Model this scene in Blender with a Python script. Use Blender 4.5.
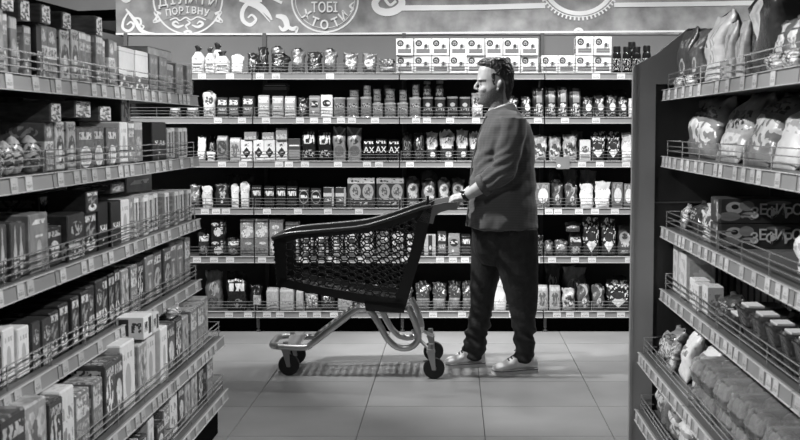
import bpy, bmesh, math, random
from mathutils import Vector, Matrix, noise
random.seed(7)
R = math.radians
scene = bpy.context.scene
C = scene.collection
for o in list(bpy.data.objects): bpy.data.objects.remove(o, do_unlink=True)

# ------------------------------------------------------------------ camera, world, lights, exposure
FPX, CX, HZ, H = 1190.0, 454.0, 128.0, 1.42
TH = math.atan((220.0 - HZ) / FPX)
CT, ST = math.cos(TH), math.sin(TH)
cam_d = bpy.data.cameras.new('camera'); cam = bpy.data.objects.new('camera', cam_d); C.objects.link(cam)
cam.location = (0, 0, H); cam.rotation_euler = (math.pi/2 - TH, 0, 0)
cam_d.sensor_width = 36; cam_d.lens = 36*FPX/800; cam_d.shift_x = -(CX-400)/800.0
cam_d.clip_start = .05; cam_d.clip_end = 100
cam_d.dof.use_dof = True; cam_d.dof.focus_distance = 7.0; cam_d.dof.aperture_fstop = 9.0
scene.camera = cam
vs = scene.view_settings
vs.view_transform = 'Standard'; vs.look = 'None'; vs.gamma = 1; vs.use_curve_mapping = False
vs.exposure = 0.2
world = bpy.data.worlds.new('world'); scene.world = world; world.use_nodes = True
bg = world.node_tree.nodes['Background']; bg.inputs[0].default_value = (1, 1, 1, 1); bg.inputs[1].default_value = .05

def spot(name, loc, tgt, power, size=100, blend=.7, rad=.05):
    l = bpy.data.lights.new(name, 'SPOT'); l.energy = power; l.spot_size = R(size); l.spot_blend = blend; l.shadow_soft_size = rad
    o = bpy.data.objects.new(name, l); C.objects.link(o); o.location = loc
    o.rotation_euler = (Vector(tgt)-Vector(loc)).to_track_quat('-Z', 'Y').to_euler()
    return o
def area(name, loc, tgt, power, sx, sy):
    l = bpy.data.lights.new(name, 'AREA'); l.energy = power; l.shape = 'RECTANGLE'; l.size = sx; l.size_y = sy
    o = bpy.data.objects.new(name, l); C.objects.link(o); o.location = loc
    o.rotation_euler = (Vector(tgt)-Vector(loc)).to_track_quat('-Z', 'Y').to_euler()
    return o
# track of spots above the cross aisle, aimed at the back wall
for x, y, p in ((-2.9, 6.6, 150), (-1.9, 6.6, 150), (-.95, 6.7, 125), (.0, 7.35, 105), (.75, 7.35, 105), (1.6, 6.7, 130), (2.6, 6.7, 125)):
    spot('track_spot', (x, y, 3.2), (x+.1, 8.35, .75), p, 84, .7)
# washers on the mural
for x in (-2.2, -.9, .4, 1.7, 3.0):
    spot('mural_washer', (x, 7.55, 3.2), (x, 8.7, 2.35), 5, 95, .9)
# spots over the cross aisle that pick out the shopper and the floor, plus one added fill
spot('aisle_spot', (-1.75, 6.6, 3.1), (.2, 6.95, .9), 360, 58, .5, .06)
spot('aisle_spot', (1.7, 7.7, 3.2), (-.7, 6.85, 0), 95, 62, .5, .06)
spot('aisle_spot', (.0, 7.7, 3.2), (.1, 6.7, 0), 70, 75, .6, .06)
spot('aisle_spot', (-.6, 5.0, 3.2), (.2, 7.0, .1), 45, 50, .7, .06)  # fill added over the near aisle to brighten shoes, legs and floor
# rows of spots along the near aisle, one row for each gondola
for y in (2.2, 3.5, 4.8):
    spot('aisle_spot', (1.2, y, 3.1), (-1.25, y+.25, .8), 185, 56, .7)
    spot('aisle_spot', (-1.55, y, 3.05), (.95, y+.25, .85), 240, 56, .7)

# ------------------------------------------------------------------ pixel -> place helpers
def zeta(y, Y):
    v = (220.0-y)/FPX
    return Y*(v*CT-ST)/(CT+v*ST)
def at(x, y, Y):
    z = zeta(y, Y); w = Y*CT - z*ST
    return Vector(((x-CX)*w/FPX, Y, H+z))
def y_on_x(x, X, Z):
    w = FPX*X/(x-CX)
    return (w-(H-Z)*ST)/CT
def ground(x, y):
    v = (220.0-y)/FPX
    Y = -H*(CT+v*ST)/(v*CT-ST)
    p = at(x, y, Y); return p

# ------------------------------------------------------------------ node materials
def grp(name, ins, fn):
    g = bpy.data.node_groups.new(name, 'ShaderNodeTree')
    for i in ins: g.interface.new_socket(i, in_out='INPUT', socket_type='NodeSocketFloat')
    g.interface.new_socket('m', in_out='OUTPUT', socket_type='NodeSocketFloat')
    gi = g.nodes.new('NodeGroupInput'); go = g.nodes.new('NodeGroupOutput')
    def M(op, a, b=None, c=None):
        n = g.nodes.new('ShaderNodeMath'); n.operation = op
        for k, s in enumerate((a, b, c)):
            if s is None: continue
            if isinstance(s, (int, float)): n.inputs[k].default_value = s
            else: g.links.new(s, n.inputs[k])
        return n.outputs[0]
    out = fn({i: gi.outputs[i] for i in ins}, M, g)
    g.links.new(out, go.inputs[0])
    return g
def _rect(i, M, g):
    a = M('MULTIPLY', M('GREATER_THAN', i['u'], i['a']), M('LESS_THAN', i['u'], i['c']))
    b = M('MULTIPLY', M('GREATER_THAN', i['v'], i['b']), M('LESS_THAN', i['v'], i['d']))
    return M('MULTIPLY', a, b)
def _ell(i, M, g):
    a = M('DIVIDE', M('SUBTRACT', i['u'], i['a']), i['c']); b = M('DIVIDE', M('SUBTRACT', i['v'], i['b']), i['d'])
    return M('LESS_THAN', M('ADD', M('MULTIPLY', a, a), M('MULTIPLY', b, b)), 1.0)
def _dia(i, M, g):
    a = M('ABSOLUTE', M('DIVIDE', M('SUBTRACT', i['u'], i['a']), i['c'])); b = M('ABSOLUTE', M('DIVIDE', M('SUBTRACT', i['v'], i['b']), i['d']))
    return M('LESS_THAN', M('ADD', a, b), 1.0)
G = {'r': grp('print_rect', 'uvabcd', _rect), 'e': grp('print_ellipse', 'uvabcd', _ell), 'd': grp('print_diamond', 'uvabcd', _dia)}
MATS = {}
def hash_(s): return sum((i+1)*ord(c) for i, c in enumerate(s)) % 97 * .61
def pmat(name, base, els=(), rough=.45, metal=0.0, noi=.25, nsc=9, bump=0, vary=.12, trans=0, spec=.5, alpha=1.0, fo=False):
    """grey packaging print: base tone + list of (shape,a,b,c,d,tone[,scribble]) in the front's 0..1 frame"""
    if name in MATS: return MATS[name]
    m = bpy.data.materials.new(name); m.use_nodes = True; t = m.node_tree; n = t.nodes; L = t.links
    b = n['Principled BSDF']; b.inputs['Roughness'].default_value = rough; b.inputs['Metallic'].default_value = metal
    b.inputs['Specular IOR Level'].default_value = spec
    def M(op, a, c=None, clamp=False):
        q = n.new('ShaderNodeMath'); q.operation = op; q.use_clamp = clamp
        for k, s in enumerate((a, c)):
            if s is None: continue
            if isinstance(s, (int, float)): q.inputs[k].default_value = s
            else: L.new(s, q.inputs[k])
        return q.outputs[0]
    uv = n.new('ShaderNodeUVMap'); sp = n.new('ShaderNodeSeparateXYZ'); L.new(uv.outputs[0], sp.inputs[0])
    u = M('FRACT', sp.outputs[0]); v = sp.outputs[1]
    oi = n.new('ShaderNodeObjectInfo')
    cb = n.new('ShaderNodeCombineXYZ'); L.new(sp.outputs[0], cb.inputs[0]); L.new(v, cb.inputs[1]); L.new(M('MULTIPLY', oi.outputs['Random'], 3.0), cb.inputs[2])
    nz = n.new('ShaderNodeTexNoise'); nz.inputs['Scale'].default_value = nsc; nz.inputs['Detail'].default_value = 2; L.new(cb.outputs[0], nz.inputs['Vector'])
    fmask = M('LESS_THAN', sp.outputs[0], 1.0)
    val = base
    for e in els:
        sh, a, bb, c, d, tone = e[:6]
        gn = n.new('ShaderNodeGroup'); gn.node_tree = G[sh]
        L.new(u, gn.inputs[0]); L.new(v, gn.inputs[1])
        for k, q in enumerate((a, bb, c, d)): gn.inputs[2+k].default_value = q
        mask = gn.outputs[0]
        if fo: mask = M('MULTIPLY', mask, fmask)
        if len(e) > 6:
            cc = n.new('ShaderNodeCombineXYZ'); L.new(M('MULTIPLY', sp.outputs[0], e[6]), cc.inputs[0]); L.new(M('MULTIPLY', v, e[7] if len(e) > 7 else e[6]), cc.inputs[1]); cc.inputs[2].default_value = (hash_(name)+a*7+bb*3)
            n2 = n.new('ShaderNodeTexNoise'); n2.inputs['Scale'].default_value = 1.0; n2.inputs['Detail'].default_value = 1; L.new(cc.outputs[0], n2.inputs['Vector'])
            mask = M('MULTIPLY', mask, M('GREATER_THAN', n2.outputs[0], e[8] if len(e) > 8 else .5))
        mx = n.new('ShaderNodeMix'); mx.data_type = 'FLOAT'
        L.new(mask, mx.inputs[0])
        if isinstance(val, (int, float)): mx.inputs[2].default_value = val
        else: L.new(val, mx.inputs[2])
        mx.inputs[3].default_value = tone; val = mx.outputs[0]
    f = M('ADD', M('MULTIPLY', M('SUBTRACT', nz.outputs[0], .5), noi*3.2), 1.0)
    f = M('MULTIPLY', f, M('ADD', M('MULTIPLY', M('SUBTRACT', oi.outputs['Random'], .5), vary*2), 1.0))
    val = M('MULTIPLY', val, f, True)
    L.new(val, b.inputs['Base Color'])
    if bump:
        bp = n.new('ShaderNodeBump'); bp.inputs['Strength'].default_value = bump; bp.inputs['Distance'].default_value = .01
        L.new(nz.outputs[0], bp.inputs['Height']); L.new(bp.outputs[0], b.inputs['Normal'])
    if trans: b.inputs['Transmission Weight'].default_value = trans
    if alpha < 1: b.inputs['Alpha'].default_value = alpha
    MATS[name] = m; return m
def omat(name, base, rough=.5, metal=0.0, noi=.15, nsc=4.0, bump=0, bsc=None, spec=.5, stretch=None):
    """plain grey surface with noise on object coordinates"""
    if name in MATS: return MATS[name]
    m = bpy.data.materials.new(name); m.use_nodes = True; t = m.node_tree; n = t.nodes; L = t.links
    b = n['Principled BSDF']; b.inputs['Roughness'].default_value = rough; b.inputs['Metallic'].default_value = metal; b.inputs['Specular IOR Level'].default_value = spec
    tc = n.new('ShaderNodeTexCoord'); mp = n.new('ShaderNodeMapping'); L.new(tc.outputs['Object'], mp.inputs[0])
    if stretch: mp.inputs['Scale'].default_value = stretch
    nz = n.new('ShaderNodeTexNoise'); nz.inputs['Scale'].default_value = nsc; nz.inputs['Detail'].default_value = 5; L.new(mp.outputs[0], nz.inputs['Vector'])
    mr = n.new('ShaderNodeMapRange'); mr.inputs['From Min'].default_value = .25; mr.inputs['From Max'].default_value = .75
    mr.inputs['To Min'].default_value = base*(1-noi); mr.inputs['To Max'].default_value = base*(1+noi)
    L.new(nz.outputs[0], mr.inputs[0]); L.new(mr.outputs[0], b.inputs['Base Color'])
    if bump:
        nb = nz
        if bsc:
            nb = n.new('ShaderNodeTexNoise'); nb.inputs['Scale'].default_value = bsc; nb.inputs['Detail'].default_value = 3; L.new(mp.outputs[0], nb.inputs['Vector'])
        bp = n.new('ShaderNodeBump'); bp.inputs['Strength'].default_value = bump; bp.inputs['Distance'].default_value = .01
        L.new(nb.outputs[0], bp.inputs['Height']); L.new(bp.outputs[0], b.inputs['Normal'])
    MATS[name] = m; return m

# ------------------------------------------------------------------ mesh helpers
class MB:
    def __init__(s): s.v = []; s.f = []; s.uv = []
    def face(s, idx, uv=None): s.f.append(tuple(idx)); s.uv.append(uv)
    def box(s, x0, x1, y0, y1, z0, z1):
        k = len(s.v)
        s.v += [(x0,y0,z0),(x1,y0,z0),(x1,y1,z0),(x0,y1,z0),(x0,y0,z1),(x1,y0,z1),(x1,y1,z1),(x0,y1,z1)]
        for q in ((3,2,1,0),(4,5,6,7),(0,1,5,4),(1,2,6,5),(2,3,7,6),(3,0,4,7)): s.face([k+i for i in q])
        return s
    def tube(s, pts, r, n=6, closed=False, cap=True):
        pts = [Vector(p) for p in pts]; N = len(pts); k = len(s.v); up = None
        rr = r if isinstance(r, (list, tuple)) else [r]*N
        for i, p in enumerate(pts):
            a = pts[(i-1) % N] if (closed or i > 0) else p; b = pts[(i+1) % N] if (closed or i < N-1) else p
            t = (b-a).normalized()
            if up is None: up = Vector((0,0,1)) if abs(t.z) < .9 else Vector((0,1,0))
            up = (up - t*up.dot(t)); up.normalize(); sd = t.cross(up)
            for j in range(n):
                a_ = 2*math.pi*(j+.5)/n
                s.v.append(tuple(p + up*(math.cos(a_)*rr[i]) + sd*(math.sin(a_)*rr[i])))
        for i in range(N if closed else N-1):
            for j in range(n):
                i2 = (i+1) % N
                s.face((k+i*n+j, k+i*n+(j+1) % n, k+i2*n+(j+1) % n, k+i2*n+j))
        if cap and not closed:
            s.face([k+j for j in range(n)][::-1]); s.face([k+(N-1)*n+j for j in range(n)])
        return s
    def lathe(s, prof, n=18, c=(0,0,0), axis='z', uvs=True):
        k = len(s.v)
        for r, z in prof:
            for j in range(n):
                a = 2*math.pi*j/n - math.pi/2
                p = (r*math.cos(a), r*math.sin(a), z)
                if axis == 'y': p = (p[0], p[2], p[1])
                if axis == 'x': p = (p[2], p[0], p[1])
                s.v.append((c[0]+p[0], c[1]+p[1], c[2]+p[2]))
        z0 = prof[0][1]; z1 = prof[-1][1]
        for i in range(len(prof)-1):
            for j in range(n):
                j2 = (j+1) % n
                def U(jj, ii): return ((jj/n*2+.5), prof[ii][1])
                s.face((k+i*n+j, k+i*n+j2, k+(i+1)*n+j2, k+(i+1)*n+j), [U(j,i),U(j+1,i),U(j+1,i+1),U(j,i+1)])
        s.face([k+j for j in range(n)][::-1]); s.face([k+(len(prof)-1)*n+j for j in range(n)])
        return s
    def loft(s, rings, cap=True, uv=False):
        k = len(s.v); n = len(rings[0]); m = len(rings)
        for r in rings: s.v += [tuple(p) for p in r]
        for i in range(m-1):
            for j in range(n):
                j2 = (j+1) % n; s.face((k+i*n+j, k+i*n+j2, k+(i+1)*n+j2, k+(i+1)*n+j))
        if cap: s.face([k+j for j in range(n)][::-1]); s.face([k+(m-1)*n+j for j in range(n)])
        return s
    def mesh(s, name, smooth=False):
        me = bpy.data.meshes.new(name); me.from_pydata(s.v, [], s.f)
        if any(u is not None for u in s.uv):
            ul = me.uv_layers.new(name='UVMap'); d = []
            for f, u in zip(s.f, s.uv):
                d += list(u) if u is not None else [(.5, 1.5)]*len(f)
            for i, q in enumerate(d): ul.data[i].uv = q
        if smooth: me.polygons.foreach_set('use_smooth', [True]*len(me.polygons))
        me.update(); return me
def smooth_angle(me, deg=40):
    bm = bmesh.new(); bm.from_mesh(me)
    for e in bm.edges:
        e.smooth = not (len(e.link_faces) == 2 and e.calc_face_angle(0) > R(deg))
    for f in bm.faces: f.smooth = True
    bm.to_mesh(me); bm.free()
def link(name, me, mat=None, parent=None, loc=None, rot=None, scale=None):
    o = bpy.data.objects.new(name, me); C.objects.link(o)
    if mat is not None and me is not None and len(me.materials) == 0: me.materials.append(mat)
    if parent: o.parent = parent
    if loc is not None: o.location = loc
    if rot is not None: o.rotation_euler = rot
    if scale is not None: o.scale = scale
    return o
def empty(name, loc=(0,0,0), rz=0):
    o = bpy.data.objects.new(name, None); C.objects.link(o); o.location = loc; o.rotation_euler = (0,0,rz); o.empty_display_size = .1; return o
def tag(o, label=None, cat=None, group=None, kind=None):
    if label: o['label'] = label
    if cat: o['category'] = cat
    if group: o['group'] = group
    if kind: o['kind'] = kind
    return o
def fix_normals(me):
    bm = bmesh.new(); bm.from_mesh(me); bmesh.ops.recalc_face_normals(bm, faces=bm.faces[:]); bm.to_mesh(me); bm.free(); return me

# ------------------------------------------------------------------ room materials
M_tile = omat('floor_tile', .30, rough=.33, noi=.16, nsc=2.2, bump=.02, bsc=30)
M_grout = omat('tile_joint', .08, rough=.8)
M_ceil = omat('ceiling_paint', .06, rough=.9)
M_beam = omat('ceiling_beam', .018, rough=.8)
M_farwall = omat('far_wall', .20, rough=.9, noi=.3, nsc=.6)
M_metal = omat('shelf_enamel', .10, rough=.45, noi=.08)
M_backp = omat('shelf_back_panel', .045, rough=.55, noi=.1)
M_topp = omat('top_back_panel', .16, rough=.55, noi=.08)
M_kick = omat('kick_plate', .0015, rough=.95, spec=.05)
M_tag_shaded = pmat('shelf_label', .5, [('r',.12,.2,.88,.42,.12,40,14,.5),('r',.3,.5,.8,.62,.3,30,10,.5)], rough=.5, noi=.08, nsc=2, vary=.15)  # same price tags, weaker gondola light put into a darker tone
M_fascia = omat('price_rail', .26, rough=.35, noi=.08, nsc=6)
M_lip = omat('rail_lip', .6, rough=.3, noi=.05)
M_tag = pmat('price_tag', .72, [('r',.12,.2,.88,.42,.12,40,14,.5),('r',.3,.5,.8,.62,.35,30,10,.5)], rough=.5, noi=.08, nsc=2, vary=.1)
M_wire = omat('chrome_wire', .72, rough=.25, metal=.8, noi=.05)
M_endp = omat('end_panel_enamel', .30, rough=.5, noi=.06)
M_endin = omat('end_panel_inner', .03, rough=.5, noi=.1)

# ------------------------------------------------------------------ floor with single tiles, ceiling, far wall
TS = .5925; TX0 = ground(355.6, 440).x; TY0 = ground(400, 406.3).y
fl = MB(); fl.box(-14, 14, -3, 27, -.06, -.006)
floor = tag(link('floor', fl.mesh('floor'), M_grout), 'grey stone-look tiled shop floor', kind='structure')
tb = MB(); g_ = .0013
tb.v = [(-TS/2+g_,-TS/2+g_,-.006),(TS/2-g_,-TS/2+g_,-.006),(TS/2-g_,TS/2-g_,-.006),(-TS/2+g_,TS/2-g_,-.006)]
tb.v += [(x*.996, y*.996, 0) for x, y, z in tb.v]
tb.f = [(4,5,6,7),(0,1,5,4),(1,2,6,5),(2,3,7,6),(3,0,4,7)]; tb.uv = [None]*5
tme = tb.mesh('tile'); tme.materials.append(M_tile)
for i in range(-4, 7):
    for j in range(-5, 5):
        link('tile', tme, None, floor, (TX0+(i-.5)*TS, TY0+(j+.5)*TS, 0), (0, 0, (i*7+j*3) % 4*math.pi/2))
tag(link('ceiling', MB().box(-14, 14, -3, 27, 4.1, 4.15).mesh('ceiling'), M_ceil), 'dark store ceiling with beams', kind='structure')
tag(link('wall_far', MB().box(-14, 14, 24, 24.2, 0, 4.1).mesh('wall_far'), M_farwall), 'far grey store wall', kind='structure')
for k, (x0, y0, x1, y1, z, hh) in enumerate(((-14, 19.0, 2, 19.0, 3.12, .08), (-14, 17.5, 2, 11.5, 2.66, .09), (-6.9, 14, -6.3, 24, 3.2, .2), (-8.6, 12, -8.0, 24, 3.0, .2))):
    a = Vector((x0,y0,0)); b = Vector((x1,y1,0)); d = (b-a).normalized(); nrm = Vector((-d.y, d.x, 0))*.14
    mb = MB(); mb.loft([[a+nrm+Vector((0,0,z)), a-nrm+Vector((0,0,z)), a-nrm+Vector((0,0,z+hh)), a+nrm+Vector((0,0,z+hh))],[b+nrm+Vector((0,0,z)), b-nrm+Vector((0,0,z)), b-nrm+Vector((0,0,z+hh)), b+nrm+Vector((0,0,z+hh))]])
    tag(link('trim_%d' % (k+1), fix_normals(mb.mesh('beam')), M_beam), 'dark ceiling beam beyond the shelves', kind='structure')
area('far_store_lamp', (-6, 21.5, 3.95), (-6, 24, 3.0), 120, 6, .6)

# ------------------------------------------------------------------ shelving
YB = 8.20                                  # front of the price rails on the back wall
ROWY = [79.4, 123.6, 167.4, 214.5, 263.0, 317.8]
BZ = [at(400, y, YB).z for y in ROWY]       # underside of each price rail
FH = .046
BACK_TAGS = [[198,226,256,272,326,545,592,617],
 [214,238,247,262,296,310,323,337,348,371,412,423,446,472,534,561,592],
 [218,239,275,285,301,334,363,375,406,445,578,596,622],
 [201,212,222,247,263,294,324,355,545,554,575,591,611],
 [193,210,226,258,299,328,358,402,436,449,461,532,548,571,588,625],
 [225,244,263,276,299,313,330,429,458,475,509,553,566,581,597,617]]
def tag_mesh(w=.055, h=.038, m=None):
    mb = MB(); t = .0015
    mb.v = [(-w/2,-t,-h/2),(w/2,-t,-h/2),(w/2,-t,h/2),(-w/2,-t,h/2),(-w/2,t,-h/2),(w/2,t,-h/2),(w/2,t,h/2),(-w/2,t,h/2)]
    mb.face((0,1,2,3), [(0,0),(1,0),(1,1),(0,1)])
    for q in ((5,4,7,6),(1,5,6,2),(4,0,3,7),(3,2,6,7),(4,5,1,0)): mb.face(q)
    me = mb.mesh('price_tag'); me.materials.append(m or M_tag); return me
TAGM = tag_mesh(); TAGN = tag_mesh(.050, .040, M_tag_shaded)
def shelf_part(unit, z, w, depth, tags, y0=0.0, tagme=None, fasc=None, lip=.0045):
    """local frame of a bay: front at y=0 looking to -y, x from 0 to w. z = underside of price rail"""
    g = .004
    mb = MB(); mb.box(g, w-g, y0+.012, depth-.02, z+.012, z+FH-.004)
    sh = link('shelf', mb.mesh('shelf'), M_metal, unit)
    mb = MB(); a = [(g, y0, z), (g, y0+.012, z), (g, y0+.012, z+FH), (g, y0+.004, z+FH)]
    mb.loft([[Vector(p) for p in a], [Vector((w-g, p[1], p[2])) for p in a]])
    link('price_rail', fix_normals(mb.mesh('price_rail')), fasc or M_fascia, sh)
    mb = MB(); mb.box(g, w-g, y0-.003, y0+.004, z+FH-lip, z+FH); mb.box(g, w-g, y0-.004, y0+.002, z, z+lip)
    link('rail_lip', mb.mesh('rail_lip'), M_lip, sh)
    for tx in tags:
        link('price_tag', tagme or TAGM, None, sh, (tx, y0-.0005, z+FH/2), (R(-4), 0, 0))
    mb = MB(); r = .0024; yy = y0+.022
    for q in (.022, .042, .064): mb.tube([(g+.004, yy, z+FH+q), (w-g-.004, yy, z+FH+q)], r, 4)
    nx = 3
    for i in range(nx+1):
        x = g+.006 + (w-2*g-.012)*i/nx; mb.tube([(x, yy+.003, z+FH-.006), (x, yy+.003, z+FH+.066)], r, 4)
    for x in (g+.004, w-g-.004):
        for q in (.022, .064): mb.tube([(x, yy, z+FH+q), (x, yy+.06, z+FH+q)], r, 4)
    link('wire_rail', mb.mesh('wire_rail'), M_wire, sh)
    return sh

BX = [at(x, 300, YB).x for x in (111, 255, 400, 543.5)]; BX.append(BX[-1]+1.0); BX.append(BX[-1]+1.0)
pos_words = ['leftmost', 'second from left', 'middle', 'second from right', 'rightmost']
bay_lab = ['black back-wall shelf bay holding white sacks, at its left end', 'back-wall shelf bay behind the trolley with dark foil bags on top',
           'back-wall shelf bay behind the shopper with badge cartons on top', 'back-wall shelf bay between shopper and right-hand gondola', 'back-wall shelf bay hidden behind the right-hand gondola']
for i in range(5):
    x0, x1 = BX[i], BX[i+1]; w = x1-x0
    u = tag(empty('shelving_unit', (x0, YB, 0)), bay_lab[i], 'shelf', 'shelf bays along the back wall')
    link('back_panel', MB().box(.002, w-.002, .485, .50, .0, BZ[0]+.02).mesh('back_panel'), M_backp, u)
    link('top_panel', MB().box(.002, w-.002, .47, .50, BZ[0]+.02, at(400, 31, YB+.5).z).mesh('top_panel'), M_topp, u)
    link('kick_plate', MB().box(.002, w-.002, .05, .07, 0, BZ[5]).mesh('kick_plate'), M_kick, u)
    link('upright', MB().box(.002, .028, .45, .484, 0, at(400, 33, YB+.45).z).mesh('upright'), M_metal, u)
    mb = MB(); mb.box(.004, .024, .03, .05, .03, BZ[5]+.005); mb.lathe([(.014,0),(.014,.012),(.006,.014),(.006,.04)], 8, (.016,.04,0))
    link('foot', mb.mesh('foot'), M_metal, u)
    for r_ in range(6):
        tg = []
        for px in BACK_TAGS[r_]:
            X = at(px+4, ROWY[r_]-3, YB).x
            if x0+.03 < X < x1-.03: tg.append(X-x0)
        if i == 4: tg = [.2, .5, .8]
        shelf_part(u, BZ[r_], w, .48, tg)

# side gondolas: local x runs along the aisle, local y into the gondola
XL = [-1.168]*4 + [-1.066, -1.053]
XR = [.88]*4 + [.79, .78]
GZ = [1.520, 1.245, .959, .678, .415, .165]
GRZ = [1.534, 1.256, .957, .690, .415, .165]
LEND, REND = 5.47, 5.06
rt = random.Random(3)
def gondola(side):
    XS = XL if side == 'left' else XR
    end = LEND if side == 'left' else REND
    ZZ = GZ if side == 'left' else GRZ
    names = ['far', 'middle', 'near']
    for b in range(3):
        y1 = end-b; y0 = y1-1.0
        lx = XS[5]
        if side == 'left': u = empty('shelving_unit', (lx, y0, 0), R(90))      # local x -> +Y, local y -> -X
        else: u = empty('shelving_unit', (lx, y1, 0), R(-90))                  # local x -> -Y, local y -> +X
        tag(u, '%s bay of the %s-hand gondola shelving with wire-edged shelves' % (names[b], side), 'shelf', '%s-hand gondola bays' % side)
        D = .62
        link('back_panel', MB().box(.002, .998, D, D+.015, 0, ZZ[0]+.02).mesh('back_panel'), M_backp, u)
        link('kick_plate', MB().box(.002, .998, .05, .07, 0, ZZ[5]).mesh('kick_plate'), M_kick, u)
        link('upright', MB().box(.002, .028, D-.06, D, 0, ZZ[0]+.05).mesh('upright'), M_metal, u)
        for r_ in range(6):
            off = abs(XS[r_]-lx); x = .06; tg = []
            while x < .94:
                tg.append(x); x += rt.choice((.075, .11, .15, .20))
            shelf_part(u, ZZ[r_], 1.0, D-.005, tg, y0=off, tagme=TAGN, lip=.002)
gondola('left'); gondola('right')
# end panel of the right-hand gondola: stepped slab with chamfered top
def slab(poly, y0, y1):
    mb = MB(); mb.loft([[Vector((x, y0, z)) for x, z in poly], [Vector((x, y1, z)) for x, z in poly]]); return fix_normals(mb.mesh('slab'))
pan = tag(empty('gondola_end_panel', (.77, REND+.02, 0)), 'tall grey slant-topped end panel closing the right-hand gondola', 'panel')
zt = at(635, 65, REND).z; zb = at(663, 52, REND).z
link('panel_frame', slab([(0,0),(.085,0),(.085,zt+.045),(0,zt)], -.012, .02), M_endp, pan)
link('panel_edge', slab([(-.012,0),(0.0,0),(0.0,zt+.002),(-.012,zt-.012)], -.014, .022), omat('panel_edge', .3, rough=.4), pan)
link('panel_top', slab([(.085,zt-.08),(.66,zt-.08),(.66,zb+.1),(.22,zb+.1),(.085,zt+.045)], -.012, .02), M_endp, pan)
link('panel_inner', slab([(.085,0),(.66,0),(.66,zt-.08),(.085,zt-.08)], .0, .02), M_endin, pan)
for z in (.52, 1.10): link('panel_seam', slab([(.085,z),(.64,z),(.64,z+.006),(.085,z+.006)], -.006, .0), M_metal, pan)
#PART2
# ------------------------------------------------------------------ mural board above the back wall
M_board = omat('mural_slate', .30, rough=.7, noi=.5, nsc=7, stretch=(1, 1, 1))
M_chalk = omat('mural_white_paint', .85, rough=.7, noi=.06)
M_chalk2 = omat('mural_grey_paint', .38, rough=.7, noi=.1)
YM = YB+.46
mz0 = at(400, 34.5, YM).z
mural = tag(empty('mural_board', (0, YM, mz0)), 'long grey mural board with white chalk-style lettering above back shelves', 'sign')
link('board', MB().box(at(116, 20, YM).x, 3.4, 0, .03, 0, .75).mesh('board'), M_board, mural)
def mp(x, y): p = at(x, y, YM); return (p.x, p.z-mz0)
RT = [0]
def ribbon(pts, wid, name='ornament', mat=None, closed=False, t=.004, raw=False):
    RT[0] += 1; t = t+.00012*(RT[0] % 50)
    P = [Vector(p) if raw else Vector(mp(*p)) for p in pts]
    # resample with Catmull-Rom
    Q = []; W = []; N = len(P)
    wl = wid if isinstance(wid, (list, tuple)) else [wid]*N
    segs = N if closed else N-1
    for i in range(segs):
        p0 = P[(i-1) % N] if closed or i > 0 else P[i]; p1 = P[i]; p2 = P[(i+1) % N]; p3 = P[(i+2) % N] if closed or i+2 < N else p2
        for k in range(5):
            s = k/5; Q.append(.5*((2*p1)+(p2-p0)*s+(2*p0-5*p1+4*p2-p3)*s*s+(3*p1-p0-3*p2+p3)*s**3)); W.append(wl[i]*(1-s)+wl[(i+1) % N]*s)
    if not closed: Q.append(P[-1]); W.append(wl[-1])
    mb = MB(); n = len(Q); rings = []
    for i in range(n):
        a = Q[(i-1) % n] if closed or i > 0 else Q[i]; b = Q[(i+1) % n] if closed or i < n-1 else Q[i]
        d = (b-a); d = d.normalized() if d.length > 1e-9 else Vector((1,0)); nn = Vector((-d.y, d.x))*W[i]/2
        l, r = Q[i]+nn, Q[i]-nn
        rings.append([Vector((l.x,-t,l.y)), Vector((r.x,-t,r.y)), Vector((r.x,0,r.y)), Vector((l.x,0,l.y))])
    if closed: rings.append(rings[0])
    mb.loft(rings, cap=not closed)
    return link(name, fix_normals(mb.mesh(name)), mat or M_chalk, mural)
def text_mesh(body, size, extrude=.002, bold=.0, align='CENTER'):
    c = bpy.data.curves.new('txt', 'FONT'); c.body = body; c.size = size; c.extrude = extrude; c.offset = bold; c.align_x = align; c.align_y = 'CENTER'; c.resolution_u = 3
    o = bpy.data.objects.new('txt', c); C.objects.link(o)
    dg = bpy.context.evaluated_depsgraph_get()
    me = bpy.data.meshes.new_from_object(o.evaluated_get(dg)); bpy.data.objects.remove(o); return me
def lettering(body, x, y, size, rot=0, sx=1, mat=None, bold=.0015):
    me = text_mesh(body, size, bold=bold); p = mp(x, y)
    return link('lettering', me, mat or M_chalk, mural, (p[0], -.0125, p[1]), (R(90), -rot, 0), (sx, 1, 1))
def circle(cx, cy, rx, ry=None, a0=0, a1=360, n=36):
    ry = ry or rx
    return [(cx+rx*math.cos(R(a0+(a1-a0)*i/n)), cy-ry*math.sin(R(a0+(a1-a0)*i/n))) for i in range(n+(0 if a1-a0 == 360 else 1))]
ribbon([(116,34),(300,34),(500,32.5),(735,31),(900,30)], .014, 'border_line')
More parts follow.
